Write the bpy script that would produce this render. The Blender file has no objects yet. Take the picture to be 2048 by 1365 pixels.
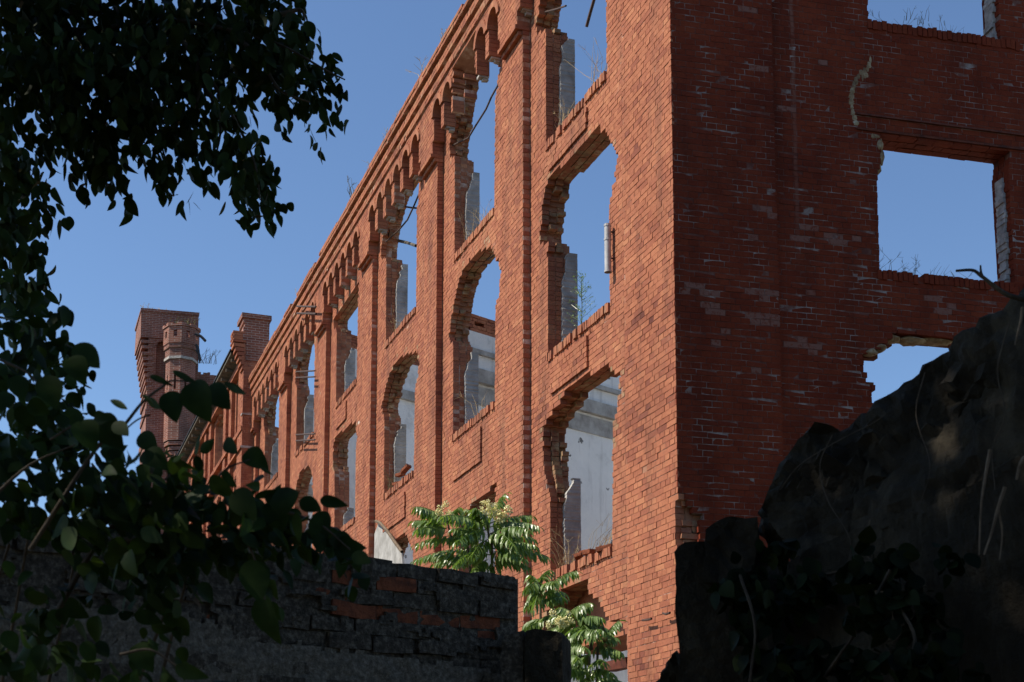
import bpy, bmesh, math, random
import numpy as np
from mathutils import Vector, Matrix, noise

random.seed(7)
RNG = np.random.default_rng(7)
scene = bpy.context.scene
COL = scene.collection

# ------------------------------------------------------------------ camera
FPX, XP, YP, YH = 2800.0, 1024.0, 1262.0, 1630.0        # lens in photo pixels, principal point, horizon
PITCH = math.atan((YH - YP) / FPX)
CP, SP = math.cos(PITCH), math.sin(PITCH)
GROUND = -1.65                                           # heights are metres above the eye
cam_d = bpy.data.cameras.new('camera')
cam = bpy.data.objects.new('camera', cam_d)
COL.objects.link(cam)
cam.location = (0, 0, 0)
cam.rotation_euler = (math.pi / 2 + PITCH, 0, 0)
cam_d.sensor_width = 36.0
cam_d.lens = FPX / 2048 * 36.0
cam_d.shift_y = (YP - 682.5) / 2048
cam_d.clip_end = 3000
cam_d.dof.use_dof = True
cam_d.dof.focus_distance = 19.0
cam_d.dof.aperture_fstop = 9.0
scene.camera = cam

# ------------------------------------------------------------------ sky and sun
SUN_EL = math.radians(50)
SUN_H = Vector((-0.990, -0.138, 0)).normalized()
L = Vector((SUN_H.x * math.cos(SUN_EL), SUN_H.y * math.cos(SUN_EL), math.sin(SUN_EL)))
world = bpy.data.worlds.new('World')
scene.world = world
world.use_nodes = True
wn = world.node_tree
wn.nodes.clear()
wo = wn.nodes.new('ShaderNodeOutputWorld')
bg = wn.nodes.new('ShaderNodeBackground')
sky = wn.nodes.new('ShaderNodeTexSky')
sky.sky_type = 'NISHITA'
sky.sun_disc = False
sky.sun_elevation = SUN_EL
sky.sun_rotation = math.atan2(SUN_H.x, SUN_H.y)
sky.altitude = 100
sky.air_density = 1.0
sky.dust_density = 0.15
sky.ozone_density = 5.5
bg.inputs['Strength'].default_value = 0.12
wn.links.new(sky.outputs[0], bg.inputs[0])
wn.links.new(bg.outputs[0], wo.inputs[0])
sun_d = bpy.data.lights.new('sun', 'SUN')
sun_d.energy = 5.0
sun_d.angle = math.radians(0.55)
sun_d.color = (1.0, 0.915, 0.785)
sun = bpy.data.objects.new('sun', sun_d)
COL.objects.link(sun)
sun.rotation_euler = L.to_track_quat('Z', 'Y').to_euler()
sun.location = (-30, 0, 40)

vs = scene.view_settings
vs.view_transform = 'Standard'
vs.look = 'None'
vs.exposure = 0.35
vs.gamma = 1.0
vs.use_curve_mapping = False

# ------------------------------------------------------------------ geometry helpers
def ray(u, v):
    a = (u - XP) / FPX
    b = -(v - YP) / FPX
    return np.array([a, CP - SP * b, SP + CP * b])

def at(u, v, Y):
    r = ray(u, v)
    return r * (Y / r[1])

def project(P):
    P = np.asarray(P)
    f = P[..., 1] * CP + P[..., 2] * SP
    up = -P[..., 1] * SP + P[..., 2] * CP
    return XP + FPX * P[..., 0] / f, YP - FPX * up / f

Z = np.array([0, 0, 1.0])
dA = ray(0, YH); dA[2] = 0; dA /= np.linalg.norm(dA)            # along the sunlit facade, away from the corner
dB = ray(12500, YH); dB[2] = 0; dB /= np.linalg.norm(dB)        # along the shaded end wall
nA = np.array([-dA[1], dA[0], 0])
nB = np.array([dB[1], -dB[0], 0])
CORNER = ray(1350, 630) * 16.84
CORNER[2] = 0

class Frame:
    def __init__(self, O, U, N):
        self.O, self.U, self.N = np.array(O, float), np.array(U, float), np.array(N, float)
        self.flip = np.dot(np.cross(self.U, Z), self.N) < 0
    def pts(self, s, h, n):
        s, h, n = np.asarray(s, float), np.asarray(h, float), np.asarray(n, float)
        return self.O + s[..., None] * self.U + h[..., None] * Z + n[..., None] * self.N
    def p(self, s, h, n=0.0):
        return self.O + s * self.U + h * Z + n * self.N
    def hit(self, u, v, n=0.0):
        r = ray(u, v)
        O = self.O + self.N * n
        t = (O @ self.N) / (r @ self.N)
        P = r * t
        return float((P - self.O) @ self.U), float(P[2])
    def matrix(self, s, h, n):
        U, N = Vector(self.U), Vector(self.N)
        m = Matrix((U, Vector(Z), N)).transposed().to_4x4()
        m.translation = Vector(self.p(s, h, n))
        return m

FA = Frame(CORNER, dA, nA)
FB = Frame(CORNER, dB, nB)

def link(o, parent=None):
    COL.objects.link(o)
    if parent is not None:
        o.parent = parent
    return o

def tag(o, label=None, cat=None, group=None, kind=None):
    if label: o['label'] = label
    if cat: o['category'] = cat
    if group: o['group'] = group
    if kind: o['kind'] = kind
    return o

def empty(name, loc, label=None, cat=None, group=None):
    o = bpy.data.objects.new(name, None)
    o.location = tuple(loc)
    o.empty_display_size = 0.2
    COL.objects.link(o)
    return tag(o, label, cat, group)

def world_of(o):
    if o.parent is None:
        return o.matrix_basis.copy()
    return world_of(o.parent) @ o.matrix_parent_inverse @ o.matrix_basis

def child(o, parent):
    """parent without moving: meshes are made in world coordinates"""
    COL.objects.link(o)
    if parent is not None:
        o.parent = parent
        o.matrix_parent_inverse = world_of(parent).inverted()
    return o

def np_mesh(name, verts, faces, attrs=None, smooth=False):
    """faces: int array (M,k) or list of such arrays"""
    verts = np.asarray(verts, np.float32).reshape(-1, 3)
    if not isinstance(faces, list):
        faces = [faces]
    faces = [np.asarray(f, np.int32) for f in faces if len(f)]
    me = bpy.data.meshes.new(name)
    me.vertices.add(len(verts))
    me.vertices.foreach_set('co', verts.ravel())
    nl = sum(f.size for f in faces)
    npol = sum(len(f) for f in faces)
    me.loops.add(nl)
    me.loops.foreach_set('vertex_index', np.concatenate([f.ravel() for f in faces]))
    me.polygons.add(npol)
    starts, tot = [], 0
    for f in faces:
        k = f.shape[1]
        starts.append(tot + np.arange(len(f)) * k)
        tot += f.size
    me.polygons.foreach_set('loop_start', np.concatenate(starts).astype(np.int32))
    me.update(calc_edges=True)
    me.polygons.foreach_set('use_smooth', np.full(npol, bool(smooth)))
    for k, a in (attrs or {}).items():
        at_ = me.attributes.new(k, 'FLOAT', 'FACE')
        at_.data.foreach_set('value', np.asarray(a, np.float32))
    me.validate()
    return me

def obj(name, me, mat, parent=None):
    o = bpy.data.objects.new(name, me)
    if mat is not None:
        me.materials.append(mat)
    return child(o, parent)

class Boxes:
    """collects boxes given in a frame; joined into one mesh"""
    def __init__(self, frame=None):
        self.fr = frame
        self.rows = []
    def add(self, s0, s1, h0, h1, n0, n1, rnd=None, dirt=0.0, pale=0.0):
        self.rows.append((s0, s1, h0, h1, n0, n1, random.random() if rnd is None else rnd, dirt, pale))
    def mesh(self, name, jit=0.0, back=True):
        a = np.array(self.rows, float)
        s0, s1, h0, h1, n0, n1 = a[:, :6].T
        S = np.stack([s0, s1, s1, s0, s0, s1, s1, s0], 1)
        H = np.stack([h0, h0, h1, h1, h0, h0, h1, h1], 1)
        N = np.stack([n1, n1, n1, n1, n0, n0, n0, n0], 1)
        if jit:
            S = S + RNG.normal(0, jit, S.shape)
            H = H + RNG.normal(0, jit * .8, S.shape)
            N = N + RNG.normal(0, jit, S.shape)
        V = self.fr.pts(S, H, N).reshape(-1, 3)
        f = [(0, 1, 2, 3), (4, 5, 1, 0), (3, 2, 6, 7), (4, 0, 3, 7), (1, 5, 6, 2)]
        if back:
            f.append((5, 4, 7, 6))
        f = np.array(f)
        if self.fr.flip:
            f = f[:, ::-1]
        F = (np.arange(len(a)) * 8)[:, None, None] + f[None]
        nf = len(f)
        att = {'rnd': np.repeat(a[:, 6], nf), 'dirt': np.repeat(a[:, 7], nf), 'pale': np.repeat(a[:, 8], nf)}
        return np_mesh(name, V, F.reshape(-1, 4), att)

WORLD = Frame((0, 0, 0), (1, 0, 0), (0, -1, 0))   # s = x, h = z, n = -y

def tube(points, radii, sides=6, cap=True):
    """returns verts, quads of a tube along points"""
    pts = [Vector(p) for p in points]
    n = len(pts)
    if np.isscalar(radii):
        radii = [radii] * n
    V, F = [], []
    up = Vector((0.3, 0.2, 1)).normalized()
    for i in range(n):
        d = (pts[min(i + 1, n - 1)] - pts[max(i - 1, 0)])
        if d.length < 1e-9: d = Vector((0, 0, 1))
        d.normalize()
        x = d.cross(up)
        if x.length < 1e-3: x = d.cross(Vector((1, 0, 0)))
        x.normalize()
        y = d.cross(x)
        for k in range(sides):
            a = 2 * math.pi * k / sides
            V.append(pts[i] + (x * math.cos(a) + y * math.sin(a)) * radii[i])
    for i in range(n - 1):
        for k in range(sides):
            k2 = (k + 1) % sides
            F.append((i * sides + k, i * sides + k2, (i + 1) * sides + k2, (i + 1) * sides + k))
    return np.array([tuple(v) for v in V]), np.array(F, int).reshape(-1, 4)

class Soup:
    """collects verts and quads / tris"""
    def __init__(self):
        self.V, self.Q, self.T, self.n = [], [], [], 0
    def add(self, V, Q=None, T=None):
        V = np.asarray(V, float).reshape(-1, 3)
        if Q is not None and len(Q): self.Q.append(np.asarray(Q) + self.n)
        if T is not None and len(T): self.T.append(np.asarray(T) + self.n)
        self.V.append(V)
        self.n += len(V)
    def tube(self, pts, r, sides=6):
        V, F = tube(pts, r, sides)
        self.add(V, F)
    def mesh(self, name, smooth=False):
        fs = []
        if self.Q: fs.append(np.concatenate(self.Q))
        if self.T: fs.append(np.concatenate(self.T))
        return np_mesh(name, np.concatenate(self.V), fs, smooth=smooth)

def smooth_path(pts, sub=6):
    P = [np.array(p, float) for p in pts]
    P = [2 * P[0] - P[1]] + P + [2 * P[-1] - P[-2]]
    out = []
    for i in range(1, len(P) - 2):
        for k in range(sub):
            t = k / sub
            p0, p1, p2, p3 = P[i - 1], P[i], P[i + 1], P[i + 2]
            out.append(.5 * ((2 * p1) + (-p0 + p2) * t + (2 * p0 - 5 * p1 + 4 * p2 - p3) * t * t + (-p0 + 3 * p1 - 3 * p2 + p3) * t ** 3))
    out.append(P[-2])
    return out

# ------------------------------------------------------------------ materials
def mat_base(name):
    m = bpy.data.materials.new(name)
    m.use_nodes = True
    nt = m.node_tree
    b = nt.nodes['Principled BSDF']
    b.inputs['Specular IOR Level'].default_value = 0.25
    return m, nt, b

def N_(nt, t, **kw):
    n = nt.nodes.new(t)
    for k, v in kw.items():
        setattr(n, k, v)
    return n

def math_(nt, op, a, b=None, c=None, clamp=False):
    n = nt.nodes.new('ShaderNodeMath'); n.operation = op; n.use_clamp = clamp
    for i, x in enumerate((a, b, c)):
        if x is None: continue
        if isinstance(x, (int, float)): n.inputs[i].default_value = x
        else: nt.links.new(x, n.inputs[i])
    return n.outputs[0]

def noise_(nt, vec, scale, detail=4, rough=.6, dist=0.0):
    n = nt.nodes.new('ShaderNodeTexNoise')
    n.inputs['Scale'].default_value = scale
    n.inputs['Detail'].default_value = detail
    n.inputs['Roughness'].default_value = rough
    n.inputs['Distortion'].default_value = dist
    if vec is not None: nt.links.new(vec, n.inputs['Vector'])
    return n.outputs['Fac']

def ramp_(nt, fac, stops, interp='LINEAR'):
    n = nt.nodes.new('ShaderNodeValToRGB')
    cr = n.color_ramp
    cr.interpolation = interp
    while len(cr.elements) > 1: cr.elements.remove(cr.elements[-1])
    cr.elements[0].position = stops[0][0]
    def c4(c): return (c, c, c, 1) if isinstance(c, (int, float)) else (*c, 1)
    cr.elements[0].color = c4(stops[0][1])
    for p, c in stops[1:]:
        e = cr.elements.new(p); e.color = c4(c)
    if fac is not None: nt.links.new(fac, n.inputs[0])
    return n.outputs[0]

def mix_(nt, fac, a, b, mode='MIX'):
    n = nt.nodes.new('ShaderNodeMix'); n.data_type = 'RGBA'; n.blend_type = mode
    if isinstance(fac, (int, float)): n.inputs[0].default_value = fac
    else: nt.links.new(fac, n.inputs[0])
    for i, x in ((6, a), (7, b)):
        if isinstance(x, tuple): n.inputs[i].default_value = (*x, 1)
        else: nt.links.new(x, n.inputs[i])
    return n.outputs[2]

def coords(nt):
    return nt.nodes.new('ShaderNodeNewGeometry').outputs['Position']

def attr_(nt, name):
    n = nt.nodes.new('ShaderNodeAttribute'); n.attribute_name = name
    return n.outputs['Fac']

def bump_(nt, b, height, strength=.4, dist=.01):
    n = nt.nodes.new('ShaderNodeBump')
    n.inputs['Strength'].default_value = strength
    n.inputs['Distance'].default_value = dist
    nt.links.new(height, n.inputs['Height'])
    nt.links.new(n.outputs[0], b.inputs['Normal'])

def scaled(nt, vec, sc):
    n = nt.nodes.new('ShaderNodeMapping')
    n.inputs['Scale'].default_value = sc
    nt.links.new(vec, n.inputs[0])
    return n.outputs[0]

def dot_(nt, vec, d):
    n = nt.nodes.new('ShaderNodeVectorMath'); n.operation = 'DOT_PRODUCT'
    nt.links.new(vec, n.inputs[0]); n.inputs[1].default_value = tuple(d)
    return n.outputs['Value']

BRICK_RAMP = [(0.0, (.15, .054, .040)), (.06, (.245, .086, .055)), (.2, (.325, .115, .066)), (.5, (.375, .139, .076)),
              (.8, (.415, .161, .086)), (.95, (.455, .194, .100)), (1.0, (.49, .265, .14))]

def brick_material(name, tint=(1, 1, 1), end_wall=False):
    m, nt, b = mat_base(name)
    P = coords(nt)
    oi = nt.nodes.new('ShaderNodeObjectInfo')
    r = math_(nt, 'FRACT', math_(nt, 'ADD', attr_(nt, 'rnd'), oi.outputs['Random']))
    big = noise_(nt, P, .55, 3)
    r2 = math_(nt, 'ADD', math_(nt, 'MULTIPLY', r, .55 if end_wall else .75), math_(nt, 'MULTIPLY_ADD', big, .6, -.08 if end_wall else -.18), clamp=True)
    col = ramp_(nt, r2, BRICK_RAMP)
    fine = noise_(nt, P, 38, 4, .7)
    col = mix_(nt, .9, col, ramp_(nt, fine, [(.25, .62), (.5, 1.0), (.8, 1.15)]), 'MULTIPLY')
    # soot and rain streaks, stretched downwards
    st = noise_(nt, scaled(nt, P, (2.2, 2.2, .35)), 1.0, 5, .65)
    col = mix_(nt, math_(nt, 'MULTIPLY', ramp_(nt, st, [(.48, 0), (.68, 1)]), .55), col, (.15, .070, .048))
    mott = noise_(nt, P, 1.1, 6, .7)
    col = mix_(nt, .55, col, ramp_(nt, mott, [(.3, (.72, .66, .66)), (.5, (1, 1, 1)), (.68, (1.10, 1.16, 1.18))]), 'MULTIPLY')
    # lime bloom
    lime = noise_(nt, P, 1.7, 6, .75, .4)
    lm = ramp_(nt, lime, [(.60, 0), (.74, 1)])
    lf = noise_(nt, P, 22, 3, .7)
    col = mix_(nt, math_(nt, 'MULTIPLY', math_(nt, 'MULTIPLY', lm, ramp_(nt, lf, [(.45, 0), (.65, 1)])), .38), col, (.52, .42, .35))
    # mortar smeared over broken work
    dm = math_(nt, 'MULTIPLY', attr_(nt, 'dirt'), ramp_(nt, noise_(nt, P, 9, 4, .7), [(.38, 0), (.6, 1)]))
    dcol = ramp_(nt, noise_(nt, P, 3.0, 3), [(.35, (.17, .12, .075)), (.55, (.36, .27, .15)), (.7, (.50, .42, .30))])
    col = mix_(nt, dm, col, dcol)
    pm = math_(nt, 'MULTIPLY', attr_(nt, 'pale'), ramp_(nt, noise_(nt, P, 16, 4, .8), [(.36, 0), (.5, 1)]))
    col = mix_(nt, pm, col, (.46, .44, .42))
    if end_wall:
        t = math_(nt, 'SUBTRACT', dot_(nt, P, dB), float(CORNER @ dB))
        sep = nt.nodes.new('ShaderNodeSeparateXYZ'); nt.links.new(P, sep.inputs[0])
        wob = noise_(nt, scaled(nt, P, (0, 0, 1.4)), 1.0, 4, .7)
        d = math_(nt, 'ABSOLUTE', math_(nt, 'ADD', t, math_(nt, 'MULTIPLY_ADD', wob, -.10, -1.615)))
        core = ramp_(nt, d, [(.012, 1), (.034, 0)])
        up = ramp_(nt, math_(nt, 'MULTIPLY', sep.outputs[2], .05), [(.335, 0), (.37, .5), (.43, .85), (.5, 1)])
        k = math_(nt, 'MULTIPLY', math_(nt, 'MULTIPLY', core, up), ramp_(nt, noise_(nt, P, 7, 4, .8), [(.32, .15), (.52, .9)]))
        col = mix_(nt, k, col, (.42, .36, .33))
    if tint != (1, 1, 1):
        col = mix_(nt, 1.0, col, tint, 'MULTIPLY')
    nt.links.new(col, b.inputs['Base Color'])
    b.inputs['Roughness'].default_value = .9
    b.inputs['Specular IOR Level'].default_value = .12
    bump_(nt, b, noise_(nt, P, 55, 5, .75), .55, .006)
    return m

def plain(name, stops, scale=6, rough=.9, bump=.4, bdist=.01, bscale=30, detail=5, spec=.2, stretch=None):
    m, nt, b = mat_base(name)
    P = coords(nt)
    Q = scaled(nt, P, stretch) if stretch else P
    col = ramp_(nt, noise_(nt, Q, scale, detail, .65), stops)
    nt.links.new(col, b.inputs['Base Color'])
    b.inputs['Roughness'].default_value = rough
    b.inputs['Specular IOR Level'].default_value = spec
    if bump: bump_(nt, b, noise_(nt, P, bscale, 5, .7), bump, bdist)
    return m

M = {}
M['brick'] = brick_material('brick')
M['brick_end_shade'] = brick_material('brick_end_shade', (.46, .22, .17), True)  # tint darkens and reddens the brick, putting the end wall's shade into its colour
M['brick_far'] = brick_material('brick_far', (.98, .97, .98))
M['mortar'] = plain('mortar', [(.3, (.24, .10, .06)), (.52, (.36, .18, .11)), (.6, (.50, .34, .26)), (.72, (.62, .55, .48))], 2.6, bump=.7, bscale=60)
M['mortar_end_shade'] = plain('mortar_end_shade', [(.38, (.11, .035, .024)), (.50, (.16, .07, .052)), (.58, (.24, .175, .15)), (.72, (.38, .34, .31))], 2.8, bump=.7, bscale=60)  # end wall mortar, its colour darkened to carry the shade there
M['rubble'] = plain('rubble', [(.3, (.12, .075, .045)), (.48, (.27, .18, .10)), (.6, (.40, .31, .19)), (.75, (.52, .45, .35))], 6, bump=1.0, bdist=.03, bscale=14)
M['plaster_grey'] = plain('plaster_grey', [(.3, (.22, .21, .19)), (.5, (.36, .345, .32)), (.7, (.50, .485, .455))], 3.2, bump=.5, bscale=25)
M['stone'] = plain('stone', [(.3, (.22, .19, .17)), (.5, (.38, .35, .32)), (.7, (.54, .51, .47))], 8, bump=.5)
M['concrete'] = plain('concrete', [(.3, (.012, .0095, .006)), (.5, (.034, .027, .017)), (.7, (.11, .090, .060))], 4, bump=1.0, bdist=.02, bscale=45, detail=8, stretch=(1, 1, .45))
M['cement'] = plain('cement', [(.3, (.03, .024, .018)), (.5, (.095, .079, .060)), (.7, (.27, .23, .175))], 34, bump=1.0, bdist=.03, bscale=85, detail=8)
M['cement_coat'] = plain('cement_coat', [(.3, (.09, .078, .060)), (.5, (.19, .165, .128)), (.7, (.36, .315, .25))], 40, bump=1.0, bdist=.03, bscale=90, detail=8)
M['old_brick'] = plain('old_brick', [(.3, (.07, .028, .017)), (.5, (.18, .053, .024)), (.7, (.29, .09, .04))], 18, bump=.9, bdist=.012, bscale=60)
M['iron'] = plain('iron', [(.3, (.03, .022, .02)), (.6, (.085, .045, .03)), (.8, (.12, .06, .035))], 25, rough=.75, bump=.3, spec=.4)
M['rust'] = plain('rust', [(.3, (.06, .02, .014)), (.6, (.15, .042, .024)), (.8, (.19, .065, .035))], 10, rough=.8, bump=.4)
M['zinc'] = plain('zinc', [(.3, (.30, .29, .28)), (.6, (.46, .45, .44)), (.8, (.58, .56, .53))], 12, rough=.5, bump=.15, spec=.5)
M['wood'] = plain('wood', [(.3, (.07, .055, .04)), (.6, (.17, .14, .10)), (.8, (.26, .22, .16))], 5, bump=.5, stretch=(1, 1, 4))
M['board'] = plain('board', [(.3, (.06, .05, .038)), (.6, (.14, .12, .09)), (.8, (.22, .19, .14))], 5, bump=.4)
M['roofing'] = plain('roofing', [(.3, (.015, .016, .018)), (.7, (.05, .05, .055))], 9, rough=.7)
M['bark'] = plain('bark', [(.3, (.03, .024, .018)), (.6, (.09, .07, .05)), (.8, (.15, .12, .085))], 20, bump=.8, stretch=(1, 1, .3))
M['root'] = plain('root', [(.3, (.09, .065, .042)), (.6, (.19, .14, .095)), (.8, (.27, .21, .15))], 20, bump=.5)
M['soil'] = plain('soil', [(.3, (.035, .028, .018)), (.5, (.075, .06, .035)), (.7, (.07, .09, .03))], 1.2, bump=.8, bdist=.05, bscale=8)
M['straw'] = plain('straw', [(.3, (.28, .19, .09)), (.6, (.50, .37, .19)), (.8, (.62, .50, .29))], 30, bump=0)
M['weed'] = plain('weed', [(.3, (.10, .09, .04)), (.6, (.20, .16, .075)), (.8, (.28, .22, .11))], 30, bump=0)
M['flower'] = plain('flower', [(.3, (.78, .70, .30)), (.55, (.88, .82, .46)), (.75, (.92, .88, .62))], 40, bump=.6, bscale=80, bdist=.008)
M['flower_dry'] = plain('flower_dry', [(.3, (.30, .12, .05)), (.6, (.50, .26, .10)), (.8, (.60, .40, .18))], 40, bump=.6, bscale=80)

def leaf_material(name, a, b_, c, trans, rough=.5, spec=.35, scale=9):
    m, nt, b = mat_base(name)
    P = coords(nt)
    oi = nt.nodes.new('ShaderNodeObjectInfo')
    g = nt.nodes.new('ShaderNodeNewGeometry')
    f = math_(nt, 'ADD', math_(nt, 'MULTIPLY', noise_(nt, P, scale, 3), .7), math_(nt, 'MULTIPLY', g.outputs['Random Per Island'], .35))
    col = ramp_(nt, f, [(.3, a), (.52, b_), (.75, c)])
    nt.links.new(col, b.inputs['Base Color'])
    b.inputs['Roughness'].default_value = rough
    b.inputs['Specular IOR Level'].default_value = spec
    tr = nt.nodes.new('ShaderNodeBsdfTranslucent')
    nt.links.new(mix_(nt, 1.0, col, (1.35, 1.5, .6), 'MULTIPLY'), tr.inputs[0])
    mx = nt.nodes.new('ShaderNodeMixShader')
    mx.inputs[0].default_value = trans
    nt.links.new(b.outputs[0], mx.inputs[1]); nt.links.new(tr.outputs[0], mx.inputs[2])
    out = nt.nodes['Material Output']
    nt.links.new(mx.outputs[0], out.inputs[0])
    return m
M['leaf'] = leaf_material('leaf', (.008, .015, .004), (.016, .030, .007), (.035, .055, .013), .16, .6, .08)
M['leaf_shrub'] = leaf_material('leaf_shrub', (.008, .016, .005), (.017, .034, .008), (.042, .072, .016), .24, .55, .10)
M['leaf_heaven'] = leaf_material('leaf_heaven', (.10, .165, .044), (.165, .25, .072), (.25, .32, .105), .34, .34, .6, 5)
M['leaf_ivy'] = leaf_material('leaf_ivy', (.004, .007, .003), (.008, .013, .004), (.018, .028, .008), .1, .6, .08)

def plaster_white():
    m, nt, b = mat_base('plaster_white')
    P = coords(nt)
    col = ramp_(nt, noise_(nt, P, .9, 5, .7), [(.28, (.52, .52, .50)), (.45, (.76, .755, .73)), (.68, (.84, .83, .80))])
    st = noise_(nt, scaled(nt, P, (2.5, 2.5, .25)), 1.0, 5, .7)
    col = mix_(nt, math_(nt, 'MULTIPLY', ramp_(nt, st, [(.54, 0), (.70, 1)]), .5), col, (.24, .23, .21))
    vo = nt.nodes.new('ShaderNodeTexVoronoi'); vo.inputs['Scale'].default_value = 1.9
    nt.links.new(P, vo.inputs['Vector'])
    sp = ramp_(nt, math_(nt, 'ADD', vo.outputs['Distance'], math_(nt, 'MULTIPLY', noise_(nt, P, 9, 4), .55)), [(.355, 1), (.40, 0)])
    col = mix_(nt, math_(nt, 'MULTIPLY', sp, .85), col, (.045, .04, .036))
    nt.links.new(col, b.inputs['Base Color'])
    b.inputs['Roughness'].default_value = .9
    bump_(nt, b, noise_(nt, P, 9, 5, .7), .5, .03)
    return m
M['plaster_white'] = plaster_white()

def brick_tex(name, c1, c2, mortar, tint=1.0):
    """brickwork too far off to tell its bricks apart"""
    m, nt, b = mat_base(name)
    P = coords(nt)
    x = dot_(nt, P, dA + dB)
    sep = nt.nodes.new('ShaderNodeSeparateXYZ'); nt.links.new(P, sep.inputs[0])
    cmb = nt.nodes.new('ShaderNodeCombineXYZ')
    nt.links.new(x, cmb.inputs[0]); nt.links.new(sep.outputs[2], cmb.inputs[1])
    br = nt.nodes.new('ShaderNodeTexBrick')
    br.inputs['Scale'].default_value = 1.0
    br.inputs['Brick Width'].default_value = .26
    br.inputs['Row Height'].default_value = .085
    br.inputs['Mortar Size'].default_value = .009
    br.inputs['Bias'].default_value = .1
    br.inputs['Color1'].default_value = (*c1, 1); br.inputs['Color2'].default_value = (*c2, 1); br.inputs['Mortar'].default_value = (*mortar, 1)
    nt.links.new(cmb.outputs[0], br.inputs['Vector'])
    col = mix_(nt, .8, br.outputs['Color'], ramp_(nt, noise_(nt, P, 1.1, 6, .7), [(.3, .5), (.5, 1.0), (.7, 1.3)]), 'MULTIPLY')
    st = noise_(nt, P, .45, 5, .7)
    col = mix_(nt, math_(nt, 'MULTIPLY', ramp_(nt, st, [(.5, 0), (.65, 1)]), .5), col, (.10, .062, .05))
    nt.links.new(col, b.inputs['Base Color'])
    b.inputs['Roughness'].default_value = .92
    bump_(nt, b, br.outputs['Fac'], -.5, .012)
    return m
M['brick_tower'] = brick_tex('brick_tower', (.27, .098, .062), (.19, .066, .046), (.34, .25, .21))

# ------------------------------------------------------------------ ground
gm = np_mesh('ground', [(-900, -200, GROUND), (900, -200, GROUND), (900, 1600, GROUND), (-900, 1600, GROUND)], np.array([(0, 1, 2, 3)]))
tag(obj('ground', gm, M['soil']), kind='structure')

fl = [FA.p(s_, GROUND + .004, n_) for s_, n_ in ((0.5, -.5), (48, -.5), (48, -40), (0.5, -40))]
M['debris'] = plain('debris', [(.3, (.22, .19, .15)), (.5, (.36, .32, .26)), (.7, (.48, .44, .38))], 1.6, bump=.8, bdist=.05, bscale=6)
tag(obj('debris_bounce_floor', np_mesh('debris_bounce_floor', fl, np.array([(0, 1, 2, 3)])), M['debris']), kind='structure')  # pale floor inside the shell, added to bounce light onto the plaster

# ------------------------------------------------------------------ brick wall generator
ROW, JOINT = 0.077, 0.0085

def row_cuts(polys, h):
    out = []
    for poly in polys:
        xs = []
        n = len(poly)
        for i in range(n):
            (x0, y0), (x1, y1) = poly[i], poly[(i + 1) % n]
            if (y0 <= h < y1) or (y1 <= h < y0):
                xs.append(x0 + (h - y0) / (y1 - y0) * (x1 - x0))
        xs.sort()
        out += [(xs[i], xs[i + 1]) for i in range(0, len(xs) - 1, 2)]
    return out

def solid_runs(a, b, cuts):
    runs = [(a, b)]
    for c0, c1 in cuts:
        nr = []
        for r0, r1 in runs:
            if c1 <= r0 or c0 >= r1: nr.append((r0, r1)); continue
            if c0 > r0: nr.append((r0, c0))
            if c1 < r1: nr.append((c1, r1))
        runs = nr
    return [(x, y) for x, y in runs if y - x > .03]

def lay_row(bx, k, runs, n1, depth=.115, dirt=0.0, njit=.0016, missing=0.0, spall=0.012, palef=None, dirtf=None, hoff=0.0):
    """one course of English bond clipped to the runs"""
    h0 = k * ROW + hoff
    head = k % 2 == 1
    pitch = .13 if head else .26
    off = .065 if head else (0.13 if (k // 2) % 2 else 0.0)
    for a, b in runs:
        i0 = math.floor((a - off) / pitch)
        i1 = math.ceil((b - off) / pitch)
        for i in range(i0, i1):
            s0 = max(a, off + i * pitch + JOINT / 2 if off + i * pitch > a else a)
            s1 = min(b, off + (i + 1) * pitch - JOINT / 2 if off + (i + 1) * pitch < b else b)
            if s1 - s0 < .03: continue
            if missing and random.random() < missing: continue
            nn = n1 + random.gauss(0, njit)
            if random.random() < spall: nn -= random.uniform(.001, min(.003, njit))
            d = dirt if dirtf is None else max(dirt, dirtf((s0 + s1) / 2, h0 + .03))
            p = 0.0 if palef is None else palef(s0, s1, h0)
            bx.add(s0, s1, h0 + JOINT * .5 + random.gauss(0, .0012), h0 + ROW - JOINT * .5 + random.gauss(0, .0012), n1 - depth, nn, None, d, p)

def near_open(polys, s, h, ds=.28, dh=.17):
    for dx, dy in ((ds, 0), (-ds, 0), (0, -dh), (0, dh), (ds * .7, -dh), (-ds * .7, -dh), (0, -dh * 2)):
        for c0, c1 in row_cuts(polys, h + dy):
            if c0 < s + dx < c1: return True
    return False

def slab_wall(bx, a, b, h0, h1, polys, n0, n1, row=.17):
    k = 0
    n = max(1, round((h1 - h0) / row))
    dh = (h1 - h0) / n
    for i in range(n):
        h = h0 + (i + .5) * dh
        for r0, r1 in solid_runs(a, b, row_cuts(polys, h)):
            bx.add(r0, r1, h0 + i * dh, h0 + (i + 1) * dh, n0, n1)

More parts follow.
